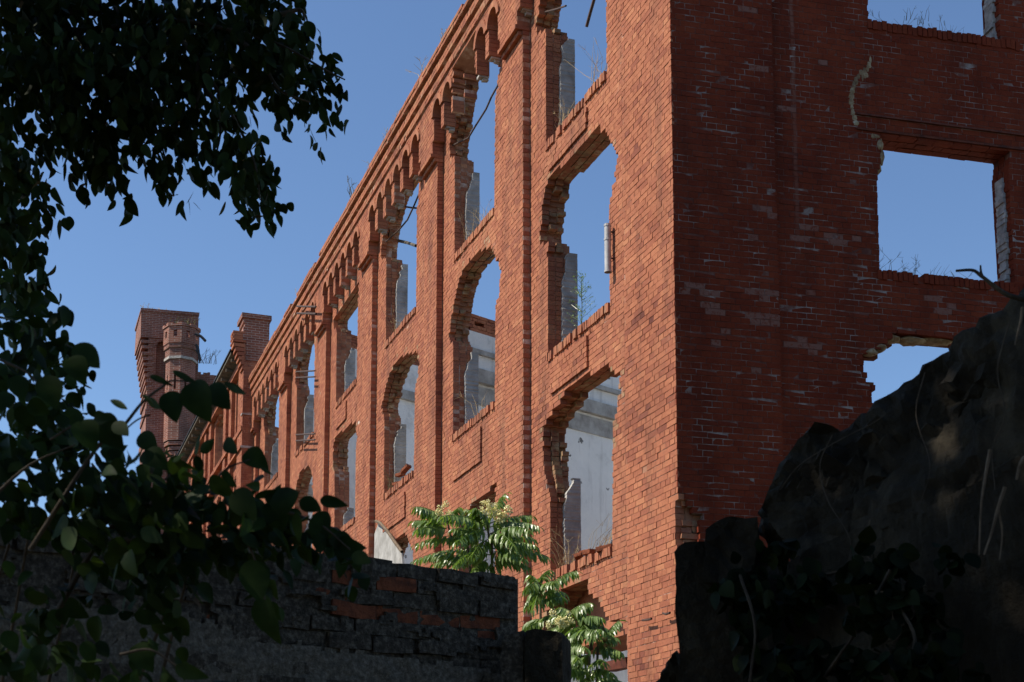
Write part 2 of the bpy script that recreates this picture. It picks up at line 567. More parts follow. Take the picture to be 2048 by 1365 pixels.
def build_wall(fr, S0, S1, K0, K1, openings, n_panel, thick, brick_mat, mortar_mat, parent, name,
               covers=(), n_layers=3, missing=.0003, palef=None, recess=.007):
    """openings: list of (poly, jamb_top).  covers: (s0,s1,k0,k1) areas hidden behind other work.
    Returns the wall (mortar core) object with its brickwork as a child."""
    polys = [o[0] for o in openings]
    core, bx = Boxes(fr), Boxes(fr)
    def rough_at(s, h):
        for poly, hj in openings:
            xs = [p[0] for p in poly]
            if min(xs) - .4 < s < max(xs) + .4:
                ys = [p[1] for p in poly]
                if hj < h < max(ys) + .35: return True
        return False
    def jit_cuts(h, layer):
        cs = []
        for poly, hj in openings:
            for c0, c1 in row_cuts([poly], h):
                if h > hj:
                    j = .034 if layer == 0 else .070
                    c0 += random.gauss(0, j); c1 += random.gauss(0, j)
                    if layer: c0 -= .02 * layer; c1 += .02 * layer
                else:
                    c0 += random.gauss(0, .003); c1 += random.gauss(0, .003)
                cs.append((c0, c1))
        return cs
    def dirtf(s, h):
        return .8 if (rough_at(s, h) and random.random() < .14 and near_open(polys, s, h, .14, .09)) else 0.0
    for k in range(K0, K1):
        h = k * ROW + ROW / 2
        cuts = row_cuts(polys, h)
        below = row_cuts(polys, h - ROW)
        for a, b in solid_runs(S0, S1, cuts):
            ra = .010 if not rough_at(a, h) else .055
            rb = .010 if not rough_at(b, h) else .055
            if a == S0: ra = 0.03
            if b == S1: rb = 0.03
            a2, b2 = a + ra, b - rb
            if b2 - a2 < .02: continue
            edges = [a2] + sorted(x for c in below for x in c if a2 < x < b2) + [b2]
            for e0, e1 in zip(edges[:-1], edges[1:]):
                m_ = (e0 + e1) / 2
                up_ = .045 if any(c0 < m_ < c1 for c0, c1 in below) else 0.0
                if e1 - e0 > .01:
                    core.add(e0, e1, k * ROW + up_, (k + 1) * ROW, n_panel - thick + .01, n_panel - recess)
        cov = [(c[0], c[1]) for c in covers if c[2] <= k < c[3]]
        runs = solid_runs(S0, S1, jit_cuts(h, 0) + cov)
        lay_row(bx, k, runs, n_panel, missing=missing, palef=palef, dirtf=dirtf, njit=min(recess * .27, .0017))
        for ly in range(1, n_layers):
            tmp = Boxes(fr)
            lay_row(tmp, k + ly, solid_runs(S0, S1, jit_cuts(h, ly)), n_panel - .13 * ly, dirt=.0, njit=.004, hoff=-ly * ROW)
            for r in tmp.rows:
                sc = (r[0] + r[1]) / 2
                if near_open(polys, sc, h):
                    r = list(r)
                    r[7] = .9 if rough_at(sc, h) else .15
                    bx.rows.append(tuple(r))
    wall = obj(name, core.mesh(name), mortar_mat, parent)
    return wall, bx

# ------------------------------------------------------------------ the factory ruin
SILL = {4: 10.25, 3: 6.85, 2: 3.50}
PIL = [5.24, 9.97, 15.0, 19.82, 25.1, 30.45]          # right-hand arris of each pilaster on the long facade
PW = .84
OPEN_A = {
 'b1s4': ([(4.56,10.25),(4.56,12.2),(4.93,12.36),(5.0,12.55),(4.85,12.75),(4.6,13.15),(4.1,13.45),(3.4,13.6),(2.7,13.5),(2.3,13.1),(2.24,12.7),(2.24,10.25)], 12.2),
 'b1s3': ([(4.51,6.87),(4.50,8.67),(4.81,8.80),(4.83,8.98),(4.75,9.2),(4.67,9.48),(4.44,9.70),(3.98,9.66),(2.46,9.59),(2.32,9.43),(2.07,9.20),(1.93,8.92),(2.06,8.47),(2.2,8.32),(2.21,8.05),(2.2,6.87)], 8.5),
 'b1s2': ([(4.44,3.5),(4.45,4.57),(4.61,5.08),(4.70,5.45),(4.74,5.71),(4.63,5.90),(4.32,5.98),(3.96,6.09),(3.70,6.17),(3.2,6.15),(2.28,6.07),(2.15,5.9),(1.91,5.81),(1.89,5.69),(1.97,5.45),(2.15,5.23),(2.2,3.5)], 4.6),
 'b1s1': ([(4.75,-1.4),(4.75,2.9),(4.40,3.05),(3.95,3.24),(3.12,3.25),(3.0,3.03),(2.69,2.92),(2.51,2.74),(2.32,2.58),(1.96,2.49),(1.79,2.31),(1.76,2.05),(1.74,-1.4)], 2.3),
 'b2s4': ([(9.25,10.26),(9.27,12.25),(9.62,12.42),(9.58,12.67),(9.48,12.88),(9.32,13.1),(9.1,13.45),(8.9,13.75),(8.5,13.78),(7.5,13.75),(7.25,13.45),(7.05,13.13),(6.74,12.74),(6.84,12.44),(6.98,12.3),(7.0,10.26)], 12.25),
 'b2s3': ([(9.28,6.84),(9.3,8.63),(9.56,8.78),(9.51,9.03),(9.37,9.22),(9.22,9.5),(8.97,9.73),(8.73,9.87),(8.3,9.9),(7.79,9.84),(7.17,9.67),(6.91,9.4),(6.74,9.23),(6.67,9.02),(6.71,8.75),(6.93,8.54),(6.96,6.84)], 8.6),
 'b2s2': ([(8.9,3.5),(8.9,5.28),(8.6,5.32),(6.72,5.46),(6.93,5.33),(6.93,3.5)], 5.2),
 'b3s4': ([(14.23,10.2),(14.28,12.2),(14.75,12.4),(14.71,12.68),(14.5,13.0),(14.15,13.3),(13.75,13.45),(13.0,13.5),(12.4,13.40),(11.95,13.15),(11.72,12.88),(11.72,12.65),(11.84,12.32),(11.84,10.2)], 12.2),
 'b3s3': ([(14.23,6.8),(14.28,8.58),(14.52,8.85),(14.45,9.03),(14.18,9.25),(13.9,9.43),(13.45,9.54),(12.9,9.52),(11.8,9.3),(11.62,9.05),(11.62,8.75),(11.86,8.55),(11.89,6.8)], 8.6),
 'b4s4': ([(19.12,10.2),(19.18,12.2),(19.55,12.4),(19.55,12.62),(16.85,12.62),(16.9,12.1),(16.93,10.2)], 12.2),
 'b4s3': ([(19.05,6.85),(19.15,8.55),(19.32,8.65),(19.33,9.25),(19.1,9.42),(16.95,9.25),(16.82,8.85),(16.92,8.62),(16.88,6.85)], 8.55),
 'b5s4': ([(24.22,10.2),(24.3,12.2),(24.6,12.45),(24.5,13.0),(24.0,13.4),(23.0,13.45),(22.2,13.2),(21.9,12.8),(21.78,10.2)], 12.2),
 'b5s3': ([(24.2,6.85),(24.2,8.6),(24.4,8.9),(24.1,9.3),(23.6,9.55),(22.3,9.45),(21.85,9.0),(21.75,8.6),(21.75,6.85)], 8.6),
 'b6s4': ([(29.45,10.3),(29.5,12.2),(29.8,12.6),(29.7,13.2),(29.2,13.45),(27.6,13.4),(27.1,13.0),(27.02,10.3)], 12.2),
 'b6s3': ([(29.4,6.85),(29.4,8.6),(29.1,9.3),(28.2,9.55),(27.3,9.3),(27.0,8.6),(27.0,6.85)], 8.6),
 'b3s2': ([(14.2,3.5),(14.2,5.2),(13.6,5.7),(12.5,5.7),(11.9,5.2),(11.9,3.5)], 5.2),
 'b4s2': ([(19.1,3.5),(19.1,5.2),(18.6,5.7),(17.4,5.7),(16.9,5.2),(16.9,3.5)], 5.2),
}
OPEN_B = [
 ([(2.74,10.17),(2.74,12.6),(4.66,12.6),(4.66,10.17)], 20),
 ([(2.77,6.8),(2.78,7.15),(2.78,7.97),(2.84,8.25),(2.86,8.66),(4.73,8.66),(4.68,8.33),(4.70,6.8)], 20),
 ([(2.75,4.2),(2.68,5.03),(2.60,5.10),(2.64,5.27),(2.51,5.47),(2.51,5.69),(2.69,5.74),(2.80,5.86),(2.99,5.98),(3.19,6.0),(4.66,6.04),(4.66,4.2)], 4.3),
]
KG = math.floor(GROUND / ROW)
KF0 = round(12.60 / ROW)          # bottom of the corbel table
KC0 = round(13.77 / ROW)          # bottom of the cornice
KTOP = KC0 + 9

factory = empty('factory_building', (CORNER[0], CORNER[1], GROUND),
                'roofless red brick factory ruin with arched window holes, sunlit long side and shaded end', 'building')
covers = [(0.03, 1.44, KG, KF0)] + [(p + .02, p + PW - .02, KG, KF0) for p in PIL]
covers += [(-1, 40, KC0 - 2, KTOP + 3)]
S_END = 31.3
wallA, bxA = build_wall(FA, .05, S_END, KG, KTOP, list(OPEN_A.values()), -.13, .39, M['brick'], M['mortar'], factory, 'facade_wall', covers)

# pilasters
pil_core = Boxes(FA)
CHIP_A = [(-.2, 3.10), (.07, 3.12), (.10, 3.3), (.06, 3.45), (.09, 3.55), (.04, 3.72), (-.2, 3.75)]
PILS = [(0.0, 1.46)] + [(p, p + PW) for p in PIL]
PILS[-1] = (PIL[-1], S_END)
for i, (a, b) in enumerate(PILS):
    for k in range(KG, KF0 + 1):
        h = k * ROW + ROW / 2
        cuts = row_cuts([CHIP_A], h) if i == 0 else []
        runs = solid_runs(a, b, cuts)
        lay_row(bxA, k, runs, 0.0, missing=.0003, spall=.015)
        for r0, r1 in runs:
            pil_core.add(r0 + (.012 if r0 > 0.001 else .03), r1 - .012, k * ROW, (k + 1) * ROW, -.142, -.007)

# corbel table, arches, cornice
fr_core = Boxes(FA)
arches = []
bays = [(1.46, PIL[0], 5)] + [(PIL[i] + PW, PIL[i + 1], 6) for i in range(5)]
CH, RI, RO = 13.33, .235, .335
for bi, (a, b, n) in enumerate(bays):
    pitch = (b - a) / n
    for j in range(n):
        c = a + (j + .5) * pitch
        broken = (bi == 1 and j in (2, 3))
        arches.append((c, pitch, bi, j, broken))
N_FR = .10
for k in range(KF0, KC0):
    h = k * ROW + ROW / 2
    cuts = []
    for c, pitch, bi, j, broken in arches:
        if broken:
            if h < 13.7: cuts.append((c - pitch * .52 + random.gauss(0, .03), c + pitch * .52 + random.gauss(0, .03)))
        elif h < 12.88:
            cuts.append((c - pitch / 2, c + pitch / 2))
        elif h < CH:
            cuts.append((c - RI, c + RI))
        elif h < CH + RO:
            w = math.sqrt(max(RO * RO - (h - CH) ** 2, 0))
            cuts.append((c - w, c + w))
    runs = solid_runs(0.0, S_END, cuts)
    lay_row(bxA, k, runs, N_FR, depth=.22, spall=.03)
    for r0, r1 in runs:
        fr_core.add(r0 + .01, r1 - .01, k * ROW, (k + 1) * ROW, -.14, N_FR - .007)
prof = [.14, .14, .10, .18, .18, .13, .23, .24, .22]
for i, k in enumerate(range(KC0, KTOP)):
    # the top courses are ragged
    cuts = []
    if i >= 7:
        s = 0.0
        while s < S_END:
            ln = random.uniform(.2, 1.6)
            if random.random() < (.28 if i == 7 else .55): cuts.append((s, s + ln))
            s += ln
    runs = solid_runs(-.15, S_END, cuts)
    lay_row(bxA, k, runs, prof[i], depth=prof[i] + .13, spall=.05, missing=.02, dirtf=lambda s, h: .35 if random.random() < .3 else 0)
    for r0, r1 in runs:
        fr_core.add(r0 + .01, r1 - .01, k * ROW, (k + 1) * ROW, -.5, prof[i] - .012)

bx = Boxes(FA)  # unseen extra height on the corner, added to shade the end wall's jambs
for k in range(KTOP - 1, round(17.6 / ROW)):
    lay_row(bx, k, [(0.0, 5.4)], .05, depth=.5)
obj('corner_shade_parapet', bx.mesh('corner_shade_parapet', .002), M['brick'], factory)

def joined(bx, name, mat, parent, jit=.0016):
    o = obj(name, bx.mesh(name, jit, back=False), mat, parent)
    return tag(o, kind='stuff')
joined(bxA, 'brickwork', M['brick'], wallA)
obj('pilaster_core', pil_core.mesh('pilaster_core'), M['mortar'], factory)
cornice = obj('cornice', fr_core.mesh('cornice'), M['mortar'], factory)

# arch rings of the corbel table, one part each; stone brackets under their legs
def ring_mesh(c):
    V, F = [], []
    n = 10
    for i in range(n + 1):
        a = math.pi * i / n
        for (r, nn) in ((RI, .135), (RO, .135), (RO, -.12), (RI, -.12)):
            V.append(FA.p(c + r * math.cos(a), CH + r * math.sin(a), nn))
    for i in range(n):
        for q in range(4):
            q2 = (q + 1) % 4
            F.append((i * 4 + q, i * 4 + q2, (i + 1) * 4 + q2, (i + 1) * 4 + q))
    F += [(0, 1, 2, 3), (n * 4 + 3, n * 4 + 2, n * 4 + 1, n * 4)]
    return V, F
for c, pitch, bi, j, broken in arches:
    if broken: continue
    V, F = ring_mesh(c)
    nf = len(F)
    me = np_mesh('corbel_arch', V, np.array(F), {'rnd': np.repeat(RNG.random(11), 4)[:nf], 'dirt': np.full(nf, .15)})
    obj('corbel_arch', me, M['brick'], cornice)
    if j < 5:
        bx = Boxes(FA)
        lw = pitch / 2 - RI - .01
        sc = c + pitch / 2
        bx.add(sc - lw * .85, sc + lw * .85, 12.835, 12.885, -.13, .04)
        bx.add(sc - lw * .6, sc + lw * .6, 12.79, 12.835, -.13, -.03)
        obj('corbel_bracket', bx.mesh('corbel_bracket', .006), M['stone'], cornice)
for a, b in PILS:
    bx = Boxes(FA)
    lay_row(bx, 0, [(a - .012, b + .012)], .135, depth=.25, hoff=12.552)
    lay_row(bx, 1, [(a - .006, b + .006)], .065, depth=.19, hoff=12.475 - ROW)
    obj('pilaster_cap', bx.mesh('pilaster_cap', .003), M['brick'], cornice)

# sills of bricks on edge, plaster on the inner jambs
def sill_mesh(fr, a, b, h, n_face, depth, out=.03, w=.075, tall=.125, gapf=.06, dirt=.25):
    bx = Boxes(fr)
    s = a
    while s < b - .02:
        if random.random() > gapf:
            ww = w - .012
            tt = random.gauss(0, .006)
            bx.add(s, min(s + ww, b), h - tall + tt, h + tt + random.gauss(0, .004), n_face - depth, n_face + out + random.gauss(0, .006), None, dirt if random.random() < .4 else 0)
        s += w
    return bx.mesh('window_sill', .003)
JAMB = {'b1s4': 12.1, 'b1s3': 8.55, 'b1s2': 5.0, 'b2s4': 12.0, 'b2s3': 8.5, 'b3s4': 12.1, 'b3s3': 8.45, 'b4s4': 11.7, 'b4s3': 7.6, 'b5s4': 12.0, 'b5s3': 8.2, 'b6s4': 12.0}
for key, (poly, hj) in OPEN_A.items():
    if key == 'b1s1': continue
    a = min(p[0] for p in poly if p[1] < hj - .2); b = max(p[0] for p in poly if p[1] < hj - .2)
    hs = min(p[1] for p in poly)
    obj('window_sill', sill_mesh(FA, a + .01, b - .01, hs + .05, -.13, .25, gapf=.12 if key.startswith('b1') else .07), M['brick'], wallA)
    if key in JAMB:
        # a ragged sheet of plaster left on the inner half of the far jamb
        ht = JAMB[key]
        nn = 70
        V, F = [], []
        for i in range(nn + 1):
            hh = hs + .05 + (ht - hs - .05) * i / nn
            j0 = random.gauss(0, .0045) + .02 * noise.noise(Vector((hh * 1.3, b, 0)))
            fr_ = max(0, (i / nn - .72) / .28)
            j0 -= fr_ * .13 * (1 + .8 * noise.noise(Vector((hh * 9, b, 4))))
            out = b - .055 + random.gauss(0, .004)
            V += [FA.p(b + .03, hh, -.345 + j0), FA.p(out, hh, -.345 + j0), FA.p(out, hh, -.60), FA.p(b + .03, hh, -.60)]
        for i in range(nn):
            for q in range(4):
                q2 = (q + 1) % 4
                F.append((i * 4 + q, i * 4 + q2, i * 4 + 4 + q2, i * 4 + 4 + q))
        F += [(0, 1, 2, 3), (nn * 4 + 3, nn * 4 + 2, nn * 4 + 1, nn * 4)]
        obj('plaster_jamb', np_mesh('plaster_jamb', V, np.array(F)), M['plaster_grey'], wallA)

# raised aprons below some sills
for (a, b, h0, h1) in ((7.62, 9.2, 5.95, 6.68), (12.45, 14.2, 5.95, 6.62), (2.9, 4.4, 9.72, 10.1), (2.95, 4.35, 6.2, 6.72), (17.9, 19.0, 9.5, 10.05)):
    bx = Boxes(FA)
    for k in range(math.ceil(h0 / ROW), math.floor(h1 / ROW)):
        lay_row(bx, k, [(a, b)], -.095, depth=.03)
    o = obj('apron_panel', bx.mesh('apron_panel', .0015), M['brick'], wallA)

# end wall
tmpB = []
def B_spots():
    px = [(1500, 22), (1508, 135), (1658, 125), (1575, 213), (1540, 425), (1545, 436), (1670, 475), (1690, 478), (1722, 480), (1390, 572), (1375, 578), (1412, 581), (1428, 583),
          (1405, 605), (1420, 612), (1430, 620), (1530, 590), (1525, 597), (1530, 640), (1545, 642), (1457, 658), (1437, 682), (1605, 683), (1618, 690), (1632, 697), (1512, 740), (1880, 600), (1620, 450), (1610, 470),
          (1915, 612), (1345, 527), (1905, 620), (1515, 640)]
    return [FB.hit(u, v, 0.0) for u, v in px]
SPOTS = B_spots()
def paleB(s0, s1, h0):
    for t, h in SPOTS:
        if s0 - .01 < t < s1 + .01 and h0 - .005 < h < h0 + ROW: return 1.0
    return .7 if random.random() < .001 else 0.0
PIER = 1.365
TB_END = 6.6
wallB, bxB = build_wall(FB, PIER - .1, TB_END, KG, KTOP, OPEN_B, -.06, .40, M['brick_end_shade'], M['mortar_end_shade'], factory, 'end_wall', [(0, PIER - .01, KG, KTOP)], 3, .0003, paleB, .003)
CHIP_B = [(-.2, 3.10), (.16, 3.12), (.28, 3.22), (.24, 3.40), (.30, 3.5), (.12, 3.62), (.08, 3.75), (-.2, 3.75)]
pierB = Boxes(FB)
for k in range(KG, KTOP):
    h = k * ROW + ROW / 2
    runs = solid_runs(0.0, PIER, row_cuts([CHIP_B], h))
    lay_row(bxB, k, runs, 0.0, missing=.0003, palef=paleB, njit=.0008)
    for r0, r1 in runs:
        pierB.add(r0 + .02, r1 - .012, k * ROW, (k + 1) * ROW, -.4, -.003)
obj('corner_pier_core', pierB.mesh('corner_pier_core'), M['mortar_end_shade'], factory)
# broken core showing in the chipped corner
chip = Boxes(FB)
for k in range(round(3.05 / ROW), round(3.8 / ROW)):
    x = .07 + random.uniform(-.01, .02)
    while x < .36:
        w = random.choice((.12, .25))
        chip.add(x, x + w, k * ROW + .006, (k + 1) * ROW - .006, -.34, -.075 + random.gauss(0, .02), None, .9 if random.random() < .7 else .3)
        x += w + .012
obj('broken_corner', chip.mesh('broken_corner', .006), M['brick'], factory)

# pick the 300 bricks of the end wall that show largest; each becomes an object of its own
rows = np.array(bxB.rows)
sc, hc = (rows[:, 0] + rows[:, 1]) / 2, (rows[:, 2] + rows[:, 3]) / 2
P0 = FB.pts(rows[:, 0], rows[:, 2], rows[:, 5]); P1 = FB.pts(rows[:, 1], rows[:, 3], rows[:, 5])
u0, v0 = project(P0); u1, v1 = project(P1)
size = np.abs(u1 - u0) * np.abs(v0 - v1)
limit = np.interp((u0 + u1) / 2, [1350, 1420, 1510, 1530, 1640, 1745, 1900, 2048], [1060, 1040, 1035, 1000, 845, 815, 700, 560])
vis = (u0 > 1345) & (u1 < 2046) & (v1 > 4) & (v0 < limit - 4) & (rows[:, 5] > -.085) & (rows[:, 8] < .5)
order = np.argsort(-np.where(vis, size, 0))[:300]
pick = set(order.tolist())
variants = {}
def brick_variant(w, i):
    key = (round(w, 2), i)
    if key not in variants:
        bx = Boxes(WORLD)
        bx.add(-w / 2, w / 2, -.033, .033, -.115, 0.0, .0, 0.0, 0.0)
        me = bx.mesh('brick', .0022, back=False)
        # WORLD frame is x, z, -y: turn into x, y(up), z(out)
        co = np.empty(len(me.vertices) * 3, np.float32)
        me.vertices.foreach_get('co', co); co = co.reshape(-1, 3)
        co = np.stack([co[:, 0], co[:, 2], -co[:, 1]], 1)
        me.vertices.foreach_set('co', co.ravel())
        me.materials.append(M['brick_end_shade'])
        variants[key] = me
    return variants[key]
for i in order:
    r = rows[i]
    o = bpy.data.objects.new('brick', brick_variant(r[1] - r[0], random.randrange(3)))
    COL.objects.link(o)
    o.parent = wallB
    o.matrix_parent_inverse = world_of(wallB).inverted()
    o.matrix_basis = FB.matrix((r[0] + r[1]) / 2, (r[2] + r[3]) / 2, r[5])
bxB.rows = [r for i, r in enumerate(bxB.rows) if i not in pick]
joined(bxB, 'brickwork', M['brick_end_shade'], wallB)

for (a, b, h) in ((2.72, 4.95, 10.19), (2.74, 4.9, 6.82)):
    obj('window_sill', sill_mesh(FB, a, b, h, -.06, .25, out=.015, w=.072, tall=.125, gapf=.03, dirt=.1), M['brick_end_shade'], wallB)
# steel lintel over the end window, timber behind it
bx = Boxes(FB)
bx.add(2.52, 5.3, 8.86, 8.885, -.22, -.035); bx.add(2.52, 5.3, 8.66, 8.685, -.22, -.035); bx.add(2.52, 5.3, 8.685, 8.86, -.10, -.085)
obj('steel_lintel', bx.mesh('steel_lintel', .002), M['rust'], wallB)
bx = Boxes(FB)
bx.add(2.6, 5.3, 8.67, 8.87, -.44, -.23)
obj('lintel_plank', bx.mesh('lintel_plank', .006), M['board'], wallB)
for (h0, h1, t0) in ((6.84, 8.30, 4.68), (10.2, 12.4, 4.64)):
    bx = Boxes(FB)
    hh = h0
    while hh < h1:
        bx.add(t0 - .022 + random.gauss(0, .007), t0 + .08, hh, hh + .07, -.34 + random.gauss(0, .01), -.15 + random.gauss(0, .012))
        hh += .07
    obj('plaster_jamb', bx.mesh('plaster_jamb', .004), M['stone'], wallB)
# crumbly plaster knob at the end window's upper corner, and broken soffit under the spandrel
def lump(name, fr, cs, mat, parent):
    sp = Soup()
    for (s, h, n, rs, rh, rn) in cs:
        bm = bmesh.new()
        bmesh.ops.create_icosphere(bm, subdivisions=2, radius=1.0)
        o = random.random() * 50
        V = []
        for v in bm.verts:
            k = 1 + .35 * noise.noise(Vector(v.co) * 1.7 + Vector((o, 0, 0)))
            V.append(fr.p(s + v.co.x * rs * k, h + v.co.y * rh * k, n + v.co.z * rn * k))
        F = [[v.index for v in f.verts] for f in bm.faces]
        sp.add(V, None, F)
        bm.free()
    return obj(name, sp.mesh(name), mat, parent)
lump('plaster_lump', FB, [(2.78, 8.6, -.1, .10, .07, .05), (2.84, 8.5, -.1, .07, .09, .06), (2.87, 8.35, -.12, .05, .12, .06), (2.83, 8.2, -.12, .04, .08, .06)], M['rubble'], wallB)
lump('broken_soffit', FB, [(2.62, 5.74, -.12, .12, .05, .08), (2.75, 5.83, -.15, .12, .07, .1), (2.95, 5.97, -.2, .14, .06, .12), (3.25, 5.97, -.2, .2, .05, .12), (3.6, 6.0, -.22, .25, .045, .12), (4.1, 6.03, -.25, .3, .04, .12)], M['rubble'], wallB)
# mortar seam where the infill meets the pier
cs = []
for u, v in ((1712, 246), (1709, 236), (1706, 226), (1704, 215), (1703, 204), (1703, 193), (1705, 182), (1708, 172), (1712, 162), (1717, 153), (1723, 146), (1729, 141), (1735, 138), (1738, 130), (1741, 120), (1725, 156), (1731, 150)):
    t, h = FB.hit(u, v, -.06)
    cs.append((t, h, -.062, random.uniform(.015, .05), random.uniform(.04, .06), .007))
lump('mortar_seam', FB, cs, M['rubble'], wallB)

# cross walls with white plaster inside the shell
dX = np.array([.74, .673, 0]); dX /= np.linalg.norm(dX)
nX = np.array([dX[1], -dX[0], 0])
def cross_wall(u0, Y0, length, htop, ledges):
    O = at(u0, 1000, Y0) if np.isscalar(u0) else np.array(u0)
    O[2] = 0
    fr = Frame(O, dX, nX)
    bx = Boxes(fr)
    bx.add(0, length, GROUND, htop - .42, -.4, 0)
    w = obj('cross_wall', bx.mesh('cross_wall'), M['plaster_white'], factory)
    bx = Boxes(fr)
    for k in range(5):
        lay_row(bx, k, [(0, length)], .0, depth=.4, hoff=htop - .42, missing=.03)
    obj('wall_coping', bx.mesh('wall_coping', .003), M['brick'], w)
    for h0, h1, n1 in ledges:
        bx = Boxes(fr)
        bx.add(0, length, h0, h1, .002, n1)
        obj('plaster_ledge', bx.mesh('plaster_ledge'), M['plaster_grey'], w)
    return fr
XW = cross_wall(882, 28.4, 5.8, 10.72, ((9.16, 9.46, .13), (9.80, 9.90, .08), (8.7, 9.1, .03)))
cross_wall(FA.p(21.0, 0, -.6), 0, 3.2, 12.9, ((11.4, 11.65, .12),))
cross_wall(FA.p(26.0, 0, -.6), 0, 2.6, 12.6, ((9.5, 9.8, .12),))
cross_wall(FA.p(31.2, 0, -.6), 0, 2.6, 13.0, ((9.5, 9.8, .12),))

rear = Boxes(Frame(FA.p(0, 0, -12.4), dA, nA))  # unseen rear wall, added to bounce sunlight onto the plaster cross walls
holes = [[(a, 3.4), (a, 5.6), (a + 1.1, 6.2), (a + 2.2, 5.6), (a + 2.2, 3.4)] for a in (4.0, 9.0, 14.0, 19.0, 24.0)]
slab_wall(rear, 1.0, 34.0, GROUND, 8.0, holes, -.4, 0, .3)
obj('rear_bounce_wall', rear.mesh('rear_bounce_wall'), M['plaster_white'], factory)

vault = Boxes(FA)
for i, (n0, n1) in enumerate(((-1.4, -.56), (-2.3, -1.4), (-3.4, -2.3))):
    vault.add(1.3, 5.2, 2.45 + .08 * i, 3.3, n0, n1)
tag(obj('floor_vault', vault.mesh('floor_vault', .03), M['brick_far'], factory), 'remains of a brick floor vault behind the lowest arch')

# white plaster patch with a root of pipe low in the third bay
V = [FA.p(*FA.hit(u, v, -.11), -.11) for u, v in ((748, 1125), (750, 1060), (757, 1045), (775, 1062), (795, 1092), (806, 1110), (805, 1125))]
pp = [(748, 1130), (749, 1068), (757, 1046), (766, 1056), (778, 1072), (790, 1092), (803, 1108), (805, 1130)]
Pf = [FA.hit(u, v, -.10) for u, v in pp]
V = [FA.p(s, h, -.10) for s, h in Pf] + [FA.p(s, h, -.14) for s, h in Pf]
n = len(Pf)
F4 = [(i, (i + 1) % n, (i + 1) % n + n, i + n) for i in range(n)]
T = [(0, i, i + 1) for i in range(1, n - 1)]
tag(obj('plaster_patch', np_mesh('plaster_patch', V, [np.array(F4), np.array(T)]), M['plaster_grey'], wallA), 'white patch of plaster left on the sunlit wall')

# ------------------------------------------------------------------ far wing with eave and chimney
WS0, WS1 = 30.85, 47.0
wing = empty('brick_wing', (*FA.p(WS0, 0, .4)[:2], GROUND), 'lower brick wing with sloping-looking board eave and chimney, beyond the arched facade', 'building')
OW = []
for (a, b) in ((32.0, 33.15), (35.6, 38.3), (40.8, 42.0), (42.4, 43.6), (45.0, 46.2)):
    OW.append(([(a, 12.95), (a, 14.75), ((a + b) / 2, 14.95), (b, 14.75), (b, 12.95)], 14.7))
    OW.append(([(a, 9.3), (a, 11.4), ((a + b) / 2, 11.7), (b, 11.4), (b, 9.3)], 11.3))
wallW, bxW = build_wall(FA, WS0, WS1, KG, round(15.4 / ROW), OW, .27, .45, M['brick_far'], M['mortar'], wing, 'wing_wall', (), 3)
for (a, b) in ((30.85, 31.9), (33.4, 33.95), (34.7, 35.3), (38.6, 39.2), (40.0, 40.5), (44.0, 44.6), (46.4, 47.0)):
    for k in range(KG, round(15.2 / ROW)):
        lay_row(bxW, k, [(a, b)], .40, depth=.13)
for (h0, h1, n1) in ((12.02, 12.12, .46), (14.95, 15.2, .46), (12.6, 12.75, .44)):
    for k in range(round(h0 / ROW), round(h1 / ROW)):
        lay_row(bxW, k, [(30.85, 47.0)], n1, depth=.2)
joined(bxW, 'brickwork', M['brick_far'], wallW)
# return wall facing the viewer
FR = Frame(FA.p(WS0, 0, 0), nA, -dA)
bxR, coreR = Boxes(FR), Boxes(FR)
for k in range(KG, round(15.9 / ROW)):
    lay_row(bxR, k, [(-.3, .40)], .0, depth=.12)
    coreR.add(-.29, .39, k * ROW, (k + 1) * ROW, -.4, -.003)
ret = obj('return_wall', coreR.mesh('return_wall'), M['mortar'], wing)
joined(bxR, 'brickwork', M['brick_far'], ret)
for h0, h1 in ((12.02, 12.10), (13.15, 13.20)):
    bx = Boxes(FR); bx.add(-.1, .43, h0, h1, -.2, .03)
    obj('string_course', bx.mesh('string_course'), M['stone'], wing)
# stepped kneeler
for i in range(6):
    bx = Boxes(FA)
    bx.add(WS0 + .0, WS0 + .55, 14.72 + i * .15, 14.84 + i * .15, .38, .45 + i * .06)
    obj('kneeler_course', bx.mesh('kneeler_course', .004), M['brick_far'], wing)
bx = Boxes(FA)
for k in range(5): lay_row(bx, k, [(WS0 - .02, WS0 + .6)], .78 - .02 * (k % 2), depth=.75, hoff=15.62)
obj('kneeler_block', bx.mesh('kneeler_block', .006), M['brick_far'], wing)
# chimney stack
ch = Boxes(FR)
for k in range(round(15.0 / ROW), round(16.66 / ROW)):
    grow = .06 if k >= round(16.45 / ROW) else 0
    a, b = -.42 - grow, .45 + grow
    if k < round(15.7 / ROW): b = .34
    if 16.1 < k * ROW < 16.25: b -= .05
    ch.add(a, b, k * ROW, (k + 1) * ROW, -.9 - grow, .03 + grow)
o = obj('chimney', ch.mesh('chimney', .004), M['brick_tower'], wing)
